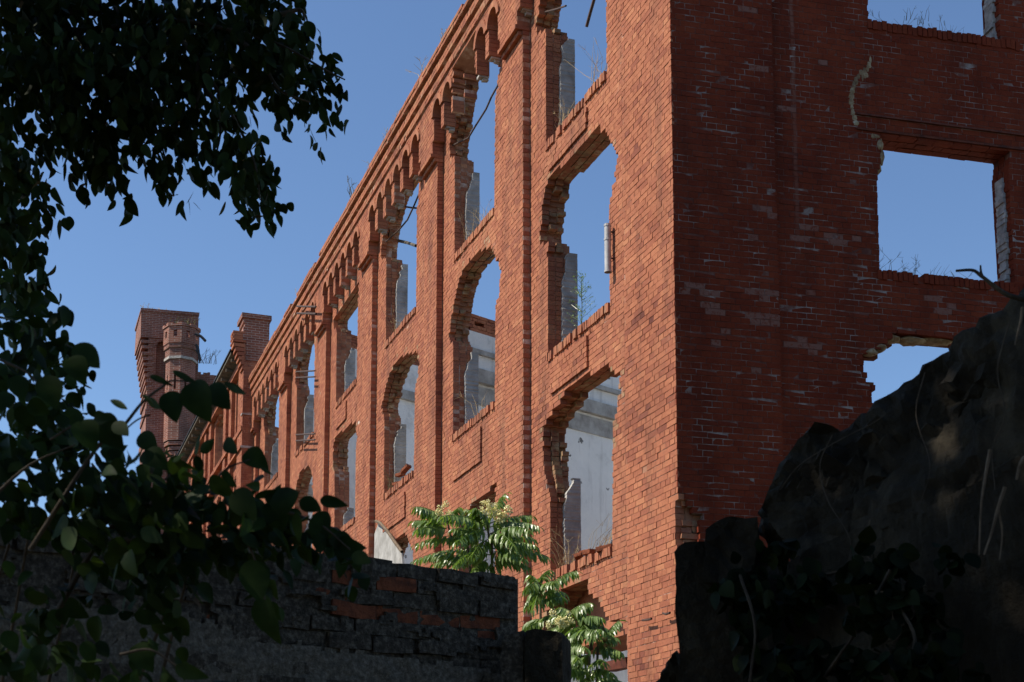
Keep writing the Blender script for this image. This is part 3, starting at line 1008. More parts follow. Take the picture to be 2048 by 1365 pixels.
# eave: sloping boards on rafters
V = []
ev = [(.38, 15.22), (.76, 15.36), (.76, 15.45), (-.2, 15.75), (-.2, 15.4)]
V = [FA.p(WS0 + .5, h, n) for n, h in ev] + [FA.p(WS1 + .5, h + .1, n) for n, h in ev]
F4 = [(i, (i + 1) % 5, (i + 1) % 5 + 5, i + 5) for i in range(5)]
obj('eave_boarding', np_mesh('eave_boarding', V, np.array(F4)), M['board'], wing)
V = [FA.p(WS0 + .5, h, n) for n, h in ((.80, 15.46), (.80, 15.51), (-1.5, 16.3), (-1.5, 16.2))] + [FA.p(WS1 + .5, h + .1, n) for n, h in ((.80, 15.46), (.80, 15.51), (-1.5, 16.3), (-1.5, 16.2))]
F4 = [(i, (i + 1) % 4, (i + 1) % 4 + 4, i + 4) for i in range(4)] + [(0, 1, 2, 3), (7, 6, 5, 4)]
obj('roof', np_mesh('roof', V, np.array(F4)), M['roofing'], wing)
for k in range(14):
    s = WS0 + .8 + k * 1.15
    bx = Boxes(FA); bx.add(s, s + .09, 15.18 + k * .007, 15.29 + k * .007, .38, .70)
    obj('rafter_end', bx.mesh('rafter_end'), M['wood'], wing)
# end stub of the wing towards the tower
bx = Boxes(FA); bx.add(46.8, 47.6, 14.7, 15.6, .2, .75); bx.add(46.7, 47.7, 15.6, 15.72, .15, .85)
obj('end_post', bx.mesh('end_post', .006), M['brick_tower'], wing)

# ------------------------------------------------------------------ tower
FT = Frame(CORNER + dA * 50.0, dB, nB)
FTG = Frame(CORNER + dA * 50.0, dB, -dA)          # sides run along the facade direction
tower = empty('brick_tower', (*FT.p(-.8, 0, 0)[:2], GROUND), 'tall square brown brick tower with corbelled top and a blind arch', 'tower')
TL, TR = -1.86, .42
bx = Boxes(FTG)
niche = [(-1.50, 19.9), (-1.50, 21.6), (-1.43, 21.8), (-1.28, 21.88), (-1.13, 21.8), (-1.06, 21.6), (-1.06, 19.9)]
slab_wall(bx, TL, TR, GROUND, 19.5, [], -2.6, 0, .9)
slab_wall(bx, TL, TR, 19.5, 22.0, [niche], -.22, 0, .085)
bx.add(TL, TR, 19.5, 22.0, -2.6, -.23)
obj('shaft', bx.mesh('shaft'), M['brick_tower'], tower)
bx = Boxes(FTG)
bx.add(-2.24, .36, 22.0, 23.22, -2.9, .06)
bx.add(-2.28, .40, 23.22, 23.36, -2.95, .10)
obj('parapet_block', bx.mesh('parapet_block', .012), M['brick_tower'], tower)
# arch ring over the niche
V, F = [], []
for i in range(9):
    a = math.pi * i / 8
    for r, nn in ((.24, .03), (.36, .03), (.36, -.05), (.24, -.05)):
        V.append(FT.p(-1.28 + r * math.cos(a), 21.62 + r * math.sin(a), nn))
for i in range(8):
    for q in range(4):
        F.append((i * 4 + q, i * 4 + (q + 1) % 4, i * 4 + 4 + (q + 1) % 4, i * 4 + 4 + q))
obj('arch_ring', np_mesh('arch_ring', V, np.array(F)), M['brick_tower'], tower)
for i in range(9):
    bx = Boxes(FTG)
    y = 19.55 + i * .27
    bx.add(TL - .05 - i * .038, TL + .22, y, y + .15, -2.6, .05)
    obj('corbel_course', bx.mesh('corbel_course', .008), M['brick_tower'], tower)
for i, y in enumerate((14.3, 15.6, 17.0, 18.3, 19.0)):
    bx = Boxes(FTG)
    bx.add(TL - .06, TL + .2, y, y + .28, -2.6, .045)
    obj('quoin_band', bx.mesh('quoin_band', .008), M['brick_tower'], tower)
# octagonal turret standing against the tower's front
tc = FT.p(-.38, 0, .55)
turret = empty('turret', (tc[0], tc[1], 0))
turret.parent = tower
turret.matrix_parent_inverse = Matrix.Translation(-tower.location)
def oct_section(name, r, h0, h1, slit=None, mat='brick_tower', r2=None, row=.17):
    Vs = Boxes(None)
    obs = []
    for q in range(8):
        a = math.radians(22.5 + 45 * q)
        n = dB * math.cos(a) + nB * math.sin(a)
        u = np.array([-n[1], n[0], 0])
        fr = Frame(np.array([tc[0], tc[1], 0]) + n * r, u, n)
        hw = r * math.tan(math.pi / 8)
        b = Boxes(fr)
        slab_wall(b, -hw, hw, h0, h1, [slit] if slit else [], -.14, 0, row)
        obs.append(b.mesh(name))
    sp = Soup()
    for me in obs:
        co = np.empty(len(me.vertices) * 3, np.float32); me.vertices.foreach_get('co', co)
        F = np.array([list(p.vertices) for p in me.polygons])
        sp.add(co.reshape(-1, 3), F)
        bpy.data.meshes.remove(me)
    o = bpy.data.objects.new(name, sp.mesh(name))
    o.data.materials.append(M[mat])
    COL.objects.link(o)
    o.parent = turret
    o.matrix_parent_inverse = world_of(turret).inverted()
    return o
oct_section('turret_shaft', .62, 16.9, 20.72, [(-.05, 19.25), (-.05, 19.95), (.05, 19.95), (.05, 19.25)], row=.12)
oct_section('stone_band', .70, 20.72, 20.84, mat='stone')
oct_section('turret_neck', .66, 20.84, 21.25)
oct_section('turret_ring', .72, 21.25, 21.45)
oct_section('turret_head', .75, 21.45, 22.25, [(-.09, 21.75), (-.09, 22.08), (.09, 22.08), (.09, 21.75)], row=.1)
oct_section('turret_rim', .80, 22.25, 22.40, [(-.1, 22.33), (-.1, 22.5), (.1, 22.5), (.1, 22.33)], row=.075)
for i in range(8):
    oct_section('turret_corbel', .58 - i * .055, 16.9 - (i + 1) * .22, 16.9 - i * .22 - .05, row=.2)
# lower wall beside the tower with a ragged top
side = empty('broken_side_wall', (*FT.p(1.2, 0, -.5)[:2], GROUND), 'low dark brick wall with ragged weedy top between tower and chimney', 'wall')
bx = Boxes(FT)
x = .42
while x < 2.6:
    w = random.uniform(.1, .3)
    bx.add(x, x + w, GROUND, 20.75 + random.uniform(-.12, .12) - .12 * x, -1.4, -.5)
    x += w
obj('wall_face', bx.mesh('wall_face', .004), M['brick_tower'], side)
sp = Soup()
for (a, b) in (((390, 668), (411, 683)), ((392, 690), (397, 708)), ((393, 700), (400, 722))):
    p = [at(*a, 62), at((a[0] + b[0]) / 2 + 1, (a[1] + b[1]) / 2 - 2, 62), at(*b, 62)]
    sp.tube(smooth_path(p, 4), .07, 5)
tag(obj('charred_beam', sp.mesh('charred_beam'), M['roofing']), 'black bent bar ends sticking out behind the turret', 'beam')

# ------------------------------------------------------------------ iron rods, pipe, brackets on the facade
def rod(name, pts, n, r, label, cat, mat='iron', fr=FA):
    P = [fr.p(*fr.hit(u, v, nn), nn) for (u, v), nn in zip(pts, n if isinstance(n, (list, tuple)) else [n] * len(pts))]
    sp = Soup(); sp.tube(P, r, 6)
    return tag(obj(name, sp.mesh(name), M[mat]), label, cat)
rod('iron_rod', [(906, 291), (937, 276), (950, 254), (972, 219), (984, 192), (999, 166)], [-.2, -.3, -.35, -.35, -.4, -.45], .017, 'bent iron rod slanting across the tall top arch left of the nearest pilaster', 'rod')
rod('iron_rod', [(1173, 54), (1180, 28), (1192, -14), (1200, -40)], -.3, .024, 'iron rod end hanging down into the sky gap at the top edge', 'rod')
rod('iron_rod', [(1088, 25), (1112, 19), (1132, 12)], [-.25, -.1, .1], .014, 'short thin rod poking from the jamb near the top edge', 'rod')
rod('iron_rod', [(772, 484), (800, 458), (815, 440), (828, 412), (840, 384)], [-.2, -.3, -.35, -.4, -.45], .018, 'bent iron rod slanting across the third arch from the corner', 'rod')
rod('iron_rod', [(811, 414), (824, 416), (836, 417)], -.45, .02, 'short level rod crossing the slanting one in the third arch', 'rod')
rod('wooden_stick', [(797, 482), (815, 486), (832, 492)], [-.55, -.5, -.4], .035, 'grey wooden stick lying across the third arch', 'stick', 'board')
rod('iron_rod', [(975, 520), (985, 513), (992, 505)], -.3, .014, 'stub of rod under the arch crown below the tall bent rod', 'rod')
for y, lab in ((613, 'upper rusty bar across the corbel arches of the fifth bay'), (627, 'lower rusty bar across the corbel arches of the fifth bay')):
    rod('iron_bar', [(594, y), (632, y + 1)], .26, .025, lab, 'bar')
for y, lab in ((742, 'thin bar across the fifth bay opening at mid height'), (754, 'thick bar across the fifth bay opening just below mid height'), (868, 'upper of two bars at the sill of the fifth bay opening'), (880, 'lower of two bars at the sill of the fifth bay opening')):
    rod('iron_bar', [(592, y + 2), (630, y)], .08, .021, lab, 'bar')
rod('iron_hook', [(1285, 1241), (1297, 1240), (1303, 1238)], .08, .014, 'left small iron hook on the sunlit pier near the bottom', 'hook')
rod('iron_hook', [(1326, 1227), (1332, 1229), (1340, 1226)], .08, .014, 'right small iron hook on the sunlit pier near the bottom', 'hook')
rod('plaster_pipe', [(752, 1043), (760, 1046), (775, 1063), (792, 1088), (804, 1104)], [-.05, 0, .02, .02, .02], .035, 'pale bent pipe along the edge of the white plaster patch', 'pipe', 'root')
rod('iron_rod', [(1895, 678), (1845, 672), (1800, 660)], -.3, .016, 'black rod sticking out under the lower spandrel of the end wall', 'rod', fr=FB)

pipe = empty('drainpipe', FA.p(*FA.hit(1230, 545), 0), 'short grey zinc drainpipe piece fixed upright on the sunlit pier', 'pipe')
s_p, h_b = FA.hit(1216, 545, -.045)
_, h_t = FA.hit(1216, 448, -.045)
Pb, Pt = FA.p(s_p, h_b, -.045), FA.p(s_p, h_t, -.045)
sp = Soup(); sp.tube([Pb, Pb * .99 + Pt * .01, Pb * .7 + Pt * .3, Pb * .3 + Pt * .7, Pt], .046, 12)
cap_n = sp.n
sp.add([Pt + np.array([.046 * math.cos(a * math.pi / 6), .046 * math.sin(a * math.pi / 6), 0]) for a in range(12)], None, [(0, i, i + 1) for i in range(1, 11)])
obj('pipe_body', sp.mesh('pipe_body', True), M['zinc'], pipe)
for f in (.02, .68, .97):
    q = Pb * (1 - f) + Pt * f
    sp = Soup(); sp.tube([q - Z * .015, q + Z * .015], .052, 12)
    obj('pipe_collar', sp.mesh('pipe_collar'), M['zinc'], pipe)
for f in (.3, .85):
    q = Pb * (1 - f) + Pt * f
    sp = Soup(); sp.tube([q, q - nA * .09], .012, 5)
    obj('pipe_bracket', sp.mesh('pipe_bracket'), M['iron'], pipe)

# things low in the first bay
bx = Boxes(FA)
s0, h0 = FA.hit(1255, 1318, -.3); s1, h1 = FA.hit(1205, 1325, -.3)
bx.add(s0, s1, h0 - .1, h0 + .02, -.5, -.28)
tag(obj('fallen_beam', bx.mesh('fallen_beam', .01), M['rust']), 'rust brown beam lying in the lowest arched opening', 'beam')
bx = Boxes(FA)
bx.add(2.0, 4.4, GROUND, 1.62, -2.2, -1.4)
tag(obj('concrete_block', bx.mesh('concrete_block', .02), M['plaster_grey']), 'pale concrete block inside the lowest arched opening', 'block')

# ------------------------------------------------------------------ foreground: rough wall at left
dW = np.array([.795, .606, 0]); dW /= np.linalg.norm(dW)
nW = np.array([dW[1], -dW[0], 0])
RW = at(1045, 1150, 7.6); RW[2] = 0
FW = Frame(RW, dW, nW)
yard = empty('yard_wall', (RW[0], RW[1], GROUND), 'dark rough brick yard wall under crumbling cement in the shade', 'wall')
rough_var = []
def rough_brick(L_, H_, D_, seed, amp=.010):
    bm = bmesh.new()
    bmesh.ops.create_cube(bm, size=1.0)
    bmesh.ops.subdivide_edges(bm, edges=bm.edges[:], cuts=2, use_grid_fill=True)
    for v in bm.verts:
        x, y, z = v.co
        # round the corners
        r = math.sqrt((2 * x) ** 4 + (2 * y) ** 4 + (2 * z) ** 4) ** .5
        k = 1.0 / max(r, 1.0) ** .15
        p = Vector((x * L_ * k, y * H_ * k, z * D_ * k))
        q = p * 14 + Vector((seed * 7.1, 0, 0))
        p += Vector((noise.noise(q), noise.noise(q + Vector((9, 0, 0))), noise.noise(q + Vector((0, 9, 0))))) * amp
        v.co = p
    me = bpy.data.meshes.new('brick')
    bm.to_mesh(me); bm.free()
    return me
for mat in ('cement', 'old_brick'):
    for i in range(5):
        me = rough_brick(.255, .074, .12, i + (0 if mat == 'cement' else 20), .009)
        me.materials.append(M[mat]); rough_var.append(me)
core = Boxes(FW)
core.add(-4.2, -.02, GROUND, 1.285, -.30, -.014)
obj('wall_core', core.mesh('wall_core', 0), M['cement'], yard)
ORANGE = [FW.hit(u, v) for u, v in ((640, 1175), (690, 1205), (1010, 1200), (940, 1245), (830, 1245), (880, 1248), (960, 1262), (395, 1235), (375, 1210), (690, 1170), (600, 1198), (430, 1280), (215, 1225), (810, 1160))]
for k in range(-3, 19):
    h = 1.29 - k * .079 - .035
    if h < .45: continue
    x = -.02 - (.13 if k % 2 else .0) - random.uniform(0, .03)
    if k % 2:
        pass
    while x > -3.9:
        if k <= 0 and random.random() < (.55 if k < 0 else .1): x -= .26; continue
        if k < 0: x -= .26; continue
        isor = any(abs(x - .125 - s) < .13 and abs(h - hh) < .04 for s, hh in ORANGE)
        me = rough_var[random.randrange(5) + (5 if isor else 0)]
        o = bpy.data.objects.new('brick', me)
        COL.objects.link(o); o.parent = yard
        o.matrix_parent_inverse = world_of(yard).inverted()
        m = FW.matrix(x - .125, h + random.gauss(0, .003), -.055 + random.gauss(0, .010) - (.012 if isor else 0))
        o.matrix_basis = m @ Matrix.Rotation(random.gauss(0, .025), 4, 'Z') @ Matrix.Diagonal((random.uniform(.93, 1.05), random.uniform(.95, 1.12), 1, 1))
        x -= .26 + random.uniform(-.01, .015)

def grid_relief(fr, inside, s0, s1, h0, h1, step, n_f, name, mat, parent, thick=.03):
    """a rough coat: grid kept where inside(s,h), displaced along n"""
    ns, nh = int((s1 - s0) / step), int((h1 - h0) / step)
    idx = -np.ones((ns + 1, nh + 1), int)
    V, F = [], []
    keep = np.zeros((ns, nh), bool)
    for i in range(ns):
        for j in range(nh):
            keep[i, j] = inside(s0 + (i + .5) * step, h0 + (j + .5) * step)
    def vid(i, j):
        if idx[i, j] < 0:
            s, h = s0 + i * step, h0 + j * step
            idx[i, j] = len(V)
            V.append(fr.p(s + random.gauss(0, step * .12), h + random.gauss(0, step * .12), n_f(s, h)))
        return idx[i, j]
    for i in range(ns):
        for j in range(nh):
            if keep[i, j]:
                q = (vid(i, j), vid(i + 1, j), vid(i + 1, j + 1), vid(i, j + 1))
                F.append(q)
    nv = len(V)
    # rim going back
    F2 = []
    for i in range(ns):
        for j in range(nh):
            if not keep[i, j]: continue
            for (di, dj, a, b) in ((0, 1, (i + 1, j + 1), (i, j + 1)), (0, -1, (i, j), (i + 1, j)), (1, 0, (i + 1, j), (i + 1, j + 1)), (-1, 0, (i, j + 1), (i, j))):
                ii, jj = i + di, j + dj
                if 0 <= ii < ns and 0 <= jj < nh and keep[ii, jj]: continue
                va, vb = V[idx[a]], V[idx[b]]
                m0 = len(V)
                V.append(va - fr.N * thick); V.append(vb - fr.N * thick)
                F2.append((idx[a], idx[b], m0 + 1, m0))
    return obj(name, np_mesh(name, V, np.array(F + F2), smooth=False), M[mat], parent)
def coat_line(s):
    base = np.interp(s, [-3.9, -2.8, -2.3, -2.0, -1.5, -1.0, -.5, 0], [.95, .90, .89, .93, .815, .80, .79, .74])
    return base + .035 * noise.noise(Vector((s * 4, 0, 3))) + .02 * noise.noise(Vector((s * 17, 0, 3)))
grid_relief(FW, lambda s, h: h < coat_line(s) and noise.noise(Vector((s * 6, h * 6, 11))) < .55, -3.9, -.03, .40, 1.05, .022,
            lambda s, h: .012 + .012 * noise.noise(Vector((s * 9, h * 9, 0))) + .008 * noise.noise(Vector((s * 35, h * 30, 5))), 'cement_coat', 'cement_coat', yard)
# smears of cement higher up
grid_relief(FW, lambda s, h: h < 1.298 + .012 * noise.noise(Vector((s * 8, 0, 0))) and not any(abs(s - a) < .11 and abs(h - b) < .033 for a, b in ORANGE) and noise.noise(Vector((s * 3.2, h * 7, 2))) + .35 * noise.noise(Vector((s * 14, h * 14, 9))) > .12, -3.9, -.03, .85, 1.30, .022,
            lambda s, h: .010 + .012 * noise.noise(Vector((s * 9, h * 9, 0))) + .008 * noise.noise(Vector((s * 35, h * 30, 5))), 'cement_smear', 'cement', yard)

def poly_slab(name, pts_uv, Y, thick, mat, parent=None, amp=.03, cuts=4, freq=5.0, lean=None, dirn=None):
    """thick broken slab: outline at depth Y (number or per-point list), extruded away from the viewer"""
    Ys = Y if isinstance(Y, (list, tuple)) else [Y] * len(pts_uv)
    P = [Vector(at(u, v, y)) for (u, v), y in zip(pts_uv, Ys)]
    d = Vector(dirn or (.25, 1, 0)).normalized() * thick
    bm = bmesh.new()
    vs_ = [bm.verts.new(p) for p in P]
    f = bm.faces.new(vs_)
    r = bmesh.ops.extrude_face_region(bm, geom=[f])
    bmesh.ops.translate(bm, vec=d, verts=[g for g in r['geom'] if isinstance(g, bmesh.types.BMVert)])
    bmesh.ops.triangulate(bm, faces=bm.faces[:])
    for _ in range(cuts):
        long_e = [e for e in bm.edges if e.calc_length() > .05]
        if not long_e: break
        bmesh.ops.subdivide_edges(bm, edges=long_e, cuts=1)
        bmesh.ops.triangulate(bm, faces=bm.faces[:])
    bmesh.ops.recalc_face_normals(bm, faces=bm.faces[:])
    bm.normal_update()
    co = {}
    for v in bm.verts:
        q = v.co * freq
        k = (noise.fractal(q, .9, 2.1, 5) + .5 * noise.noise(q * 4.3) + .3 * noise.noise(q * 9.1)) * amp
        co[v] = v.co + v.normal * k
    for v, c in co.items(): v.co = c
    me = bpy.data.meshes.new(name)
    bm.to_mesh(me); bm.free()
    return obj(name, me, M[mat], parent)

post = empty('concrete_post', at(1085, 1600, 7.35), 'dark square concrete post at the right end of the yard wall', 'post')
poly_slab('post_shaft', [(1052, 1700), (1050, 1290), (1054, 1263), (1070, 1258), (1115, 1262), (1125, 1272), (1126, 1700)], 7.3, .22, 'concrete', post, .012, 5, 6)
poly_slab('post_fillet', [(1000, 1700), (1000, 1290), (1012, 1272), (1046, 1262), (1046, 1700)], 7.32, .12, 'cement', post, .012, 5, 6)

# ------------------------------------------------------------------ foreground: collapsed masonry at right
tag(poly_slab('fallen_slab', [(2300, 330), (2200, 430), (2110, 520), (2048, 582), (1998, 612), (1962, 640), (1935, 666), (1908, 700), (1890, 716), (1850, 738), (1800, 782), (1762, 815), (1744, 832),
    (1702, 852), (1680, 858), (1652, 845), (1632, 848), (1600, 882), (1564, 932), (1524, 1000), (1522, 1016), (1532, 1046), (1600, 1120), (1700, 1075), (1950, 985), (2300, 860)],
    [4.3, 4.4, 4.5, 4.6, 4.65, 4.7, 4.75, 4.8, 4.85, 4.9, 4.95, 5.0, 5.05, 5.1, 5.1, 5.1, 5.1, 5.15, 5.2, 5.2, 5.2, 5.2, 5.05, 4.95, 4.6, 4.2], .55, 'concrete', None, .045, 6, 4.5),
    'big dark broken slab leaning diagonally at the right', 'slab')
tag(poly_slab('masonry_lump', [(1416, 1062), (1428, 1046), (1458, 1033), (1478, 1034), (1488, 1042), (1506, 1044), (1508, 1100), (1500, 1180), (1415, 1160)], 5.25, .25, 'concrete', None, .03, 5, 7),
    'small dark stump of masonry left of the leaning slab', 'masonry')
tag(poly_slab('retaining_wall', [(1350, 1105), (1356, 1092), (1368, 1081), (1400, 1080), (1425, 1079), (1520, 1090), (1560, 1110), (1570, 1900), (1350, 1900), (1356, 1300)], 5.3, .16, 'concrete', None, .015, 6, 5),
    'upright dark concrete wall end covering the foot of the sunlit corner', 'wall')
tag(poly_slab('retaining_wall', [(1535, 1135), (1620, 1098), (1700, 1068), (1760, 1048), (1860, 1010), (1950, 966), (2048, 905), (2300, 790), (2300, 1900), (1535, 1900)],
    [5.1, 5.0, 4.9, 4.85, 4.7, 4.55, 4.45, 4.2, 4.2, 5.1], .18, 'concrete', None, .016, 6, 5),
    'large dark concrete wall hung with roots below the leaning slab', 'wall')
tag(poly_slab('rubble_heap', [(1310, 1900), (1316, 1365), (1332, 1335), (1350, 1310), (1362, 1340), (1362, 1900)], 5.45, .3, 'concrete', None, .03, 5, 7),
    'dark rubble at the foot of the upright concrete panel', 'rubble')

slab_o = bpy.data.objects['fallen_slab']
for i in range(30):
    u = random.uniform(1570, 2040)
    top_v = float(np.interp(u, [1530, 1600, 1640, 1745, 1850, 1935, 2048], [1000, 890, 850, 835, 740, 668, 584]))
    bot_v = float(np.interp(u, [1540, 1700, 1950, 2048], [1100, 1065, 980, 930]))
    v = top_v + 70 + (bot_v - top_v - 70) * random.random() ** 1.2
    Y = float(np.interp(u, [1522, 2300], [5.2, 4.25])) + .07
    isb = random.random() < .45
    me = rough_brick(.24, .07, .12, random.random() * 60, .012) if isb else rough_brick(random.uniform(.08, .22), random.uniform(.07, .16), .12, random.random() * 60, .03)
    me.name = 'stone'
    me.materials.append(M['concrete'])
    o = bpy.data.objects.new('brick' if isb else 'stone', me)
    COL.objects.link(o); o.parent = slab_o
    o.matrix_basis = Matrix.Translation(Vector(at(u, v, Y))) @ Matrix.Rotation(random.gauss(.5, .35), 4, 'Y') @ Matrix.Rotation(random.gauss(0, .3), 4, 'X') @ Matrix.Rotation(math.pi / 2, 4, 'X') @ Matrix.Scale(random.uniform(.5, .85), 4)

def strand(name, pts, Y, r, label, cat, mat='root', group=None):
    Ys = Y if isinstance(Y, (list, tuple)) else [Y] * len(pts)
    P = smooth_path([at(u, v, y) for (u, v), y in zip(pts, Ys)], 6)
    n = len(P)
    sp = Soup(); sp.tube(P, [r * (1 - .55 * i / n) for i in range(n)], 6)
    return tag(obj(name, sp.mesh(name, True), M[mat]), label, cat, group)
strand('bare_twig', [(2050, 600), (2015, 590), (1988, 572), (1962, 552), (1945, 541), (1912, 542)], 4.5, .009, 'bare forked twig standing out against the sky at the right', 'twig', 'bark')
o = strand('twig_fork', [(1965, 555), (1962, 545), (1961, 531)], 4.5, .006, None, None, 'bark')
o.parent = bpy.data.objects['bare_twig']
strand('root_strand', [(1980, 900), (1968, 970), (1962, 1020), (1958, 1110)], 4.35, .006, 'left pale root hanging over the concrete panel', 'root')
strand('root_strand', [(2010, 975), (1995, 1020), (1985, 1060), (1968, 1110)], 4.32, .007, 'thick pale forked root in the middle of the concrete panel', 'root')
strand('root_strand', [(1997, 1020), (2004, 1060), (2003, 1090), (1999, 1120)], 4.33, .004, 'thin root branching right off the thick forked root', 'root')
strand('root_strand', [(2050, 915), (2040, 930), (2033, 960)], 4.3, .008, 'short thick root at the right edge', 'root')
strand('root_strand', [(2045, 615), (2042, 640), (2036, 665), (2030, 690)], 4.4, .006, 'pale root on the face of the leaning slab', 'root')
strand('root_strand', [(1650, 1150), (1700, 1145), (1640, 1200), (1670, 1220)], 4.85, .006, 'thin curled root below the stump', 'root', 'bark')
for pts, lab in (([(1665, 870), (1640, 930), (1655, 1000), (1700, 1080), (1690, 1150)], 'thin vine from the left top of the leaning slab'),
                 ([(1850, 745), (1832, 830), (1860, 930), (1840, 1010)], 'thin vine over the middle of the leaning slab'),
                 ([(2020, 640), (1995, 740), (2010, 830), (1985, 900), (1990, 980)], 'long vine near the right end of the leaning slab'),
                 ([(1560, 980), (1600, 930), (1680, 880), (1740, 850), (1770, 830)], 'creeping stem lying along the slab top edge'),
                 ([(1740, 1040), (1730, 1100), (1755, 1150), (1720, 1230)], 'short curled vine below the slab')):
    strand('dark_vine', pts, [float(np.interp(u, [1540, 2048], [5.0, 4.4])) - .08 for u, v in pts], .0025, lab, 'vine', 'bark')

# ------------------------------------------------------------------ leaves
LEAF_LO_V = np.array([(0, 0, 0), (-.24, .22, .06), (0, .24, 0), (.24, .22, .06), (-.30, .48, .05), (0, .50, -.02), (.30, .48, .05), (-.17, .76, .0), (0, .78, -.05), (.17, .76, .0), (0, 1.06, -.12)])
LEAF_LO_T = np.array([(0, 2, 1), (0, 3, 2), (1, 2, 5), (1, 5, 4), (2, 3, 6), (2, 6, 5), (4, 5, 8), (4, 8, 7), (5, 6, 9), (5, 9, 8), (7, 8, 10), (8, 9, 10)])
def fine_leaf():
    st = [0, .05, .13, .24, .37, .5, .63, .76, .88, .97, 1.06]
    V, T = [], []
    for t in st:
        w = .30 * math.sin(math.pi * min(t / 1.06, 1) ** .72) ** .85 if 0 < t < 1.06 else 0.0
        zc = -.12 * t * t
        V += [(-w, t, zc + .22 * w), (0, t, zc), (w, t, zc + .22 * w)]
    for a in range(len(st) - 1):
        b = a * 3
        T += [(b, b + 1, b + 4), (b, b + 4, b + 3), (b + 1, b + 2, b + 5), (b + 1, b + 5, b + 4)]
    return np.array(V), np.array(T)
LEAF_V, LEAF_T = fine_leaf()
def rand_rot(down, spread, n, face=None):
    """rotation matrices whose local Y points near `down`"""
    d = np.asarray(down, float)[None] + RNG.normal(0, spread, (n, 3))
    d /= np.linalg.norm(d, axis=1)[:, None]
    z = RNG.normal(0, 1, (n, 3)) + (np.asarray(face)[None] if face is not None else 0)
    x = np.cross(d, z); x /= np.linalg.norm(x, axis=1)[:, None]
    z = np.cross(x, d)
    return np.stack([x, d, z], 2)
def leaf_mesh(name, pos, rot, size, mat, parent, width=1.0, low=False):
    n = len(pos)
    LT = LEAF_LO_T if low else LEAF_T
    T = (LEAF_LO_V if low else LEAF_V) * np.array([width, 1, 1])
    TT = T[None] * np.stack([RNG.uniform(.7, 1.25, n), np.ones(n), RNG.uniform(-1.5, 2.8, n)], 1)[:, None, :]
    V = np.einsum('nij,nvj->nvi', rot, TT) * size[:, None, None] + pos[:, None]
    F = (np.arange(n) * len(T))[:, None, None] + LT[None]
    return obj(name, np_mesh(name, V.reshape(-1, 3), F.reshape(-1, 3), smooth=True), M[mat], parent)
leaf_shared = {}
def leaf_object(pos, R, size, mat, parent, width=1.0):
    key = (mat, width, random.randrange(4))
    if key not in leaf_shared:
        V = LEAF_V * np.array([width * (.85 + .1 * key[2]), 1, (.3, 1.2, 2.4, -1.2)[key[2]]])
        me = np_mesh('leaf', V, LEAF_T, smooth=True)
        me.materials.append(M[mat]); leaf_shared[key] = me
    o = bpy.data.objects.new('leaf', leaf_shared[key])
    COL.objects.link(o)
    o.parent = parent
    o.matrix_parent_inverse = world_of(parent).inverted()
    m = Matrix([list(R[i]) for i in range(3)]).to_4x4()
    o.matrix_basis = Matrix.Translation(Vector(pos)) @ m @ Matrix.Scale(float(size), 4)
    return o

def clump_points(cl, depth_spread):
    P, S = [], []
    for (u, v, ru, rv, n, Y) in cl:
        c = at(u, v, Y)
        q = RNG.normal(0, 1, (n, 3)); q /= np.linalg.norm(q, axis=1)[:, None]
        q *= RNG.random((n, 1)) ** (1 / 2.4)
        P.append(c + q * np.array([ru * Y / FPX, depth_spread, rv * Y / FPX]))
    return np.concatenate(P)

# overhanging tree, its crown carries on above and to the left, out of frame
TREE_CL = [(60, 60, 120, 100, 300, 6.0), (200, 60, 130, 100, 300, 6.1), (340, 55, 120, 95, 260, 6.2), (460, 55, 100, 80, 190, 6.3), (545, 35, 70, 60, 85, 6.3), (585, 30, 40, 40, 30, 6.3),
    (60, 180, 110, 90, 220, 5.8), (190, 190, 100, 85, 210, 5.9), (300, 165, 100, 85, 180, 6.0), (410, 150, 85, 75, 130, 6.1), (510, 115, 75, 55, 85, 6.2), (580, 130, 60, 55, 62, 6.3), (640, 150, 42, 45, 36, 6.3), (615, 205, 45, 40, 34, 6.3), (665, 165, 25, 25, 12, 6.3),
    (30, 280, 45, 50, 60, 5.8), (170, 270, 65, 60, 95, 5.9), (205, 320, 38, 38, 28, 5.9), (140, 320, 30, 30, 15, 5.9), (300, 260, 55, 50, 62, 6.0), (335, 330, 32, 40, 26, 6.0), (290, 310, 30, 30, 18, 6), (375, 240, 45, 50, 50, 6.0), (370, 290, 30, 35, 22, 6),
    (480, 285, 48, 50, 56, 6.1), (505, 350, 42, 45, 46, 6.1), (500, 405, 28, 40, 20, 6.1), (430, 325, 38, 25, 26, 6.1), (540, 345, 22, 30, 12, 6.1), (525, 380, 22, 35, 12, 6.1), (545, 170, 40, 45, 32, 6.2), (450, 240, 40, 50, 22, 6.1),
    (20, 350, 50, 55, 85, 5.6), (65, 350, 35, 45, 28, 5.6), (15, 440, 38, 55, 66, 5.5), (45, 430, 25, 40, 18, 5.5), (18, 525, 40, 55, 66, 5.4), (45, 500, 25, 40, 16, 5.4)]
TREE_CL = [(a, b, c, d_, int(n_ * 1.25), y) for a, b, c, d_, n_, y in TREE_CL]
pos = clump_points(TREE_CL, .5)
tree_base = np.array([-7.5, 5.2, GROUND])
tree = empty('overhanging_tree', tree_base, 'broad-leaved tree hanging its dark branches across the upper left', 'tree')
n = len(pos)
rot = rand_rot((.12, 0, -1), .42, n)
size = RNG.uniform(.052, .092, n)
u, v = project(pos)
d = np.linalg.norm(pos, axis=1)
score = np.where((u > 0) & (v > 0), size / d, 0)
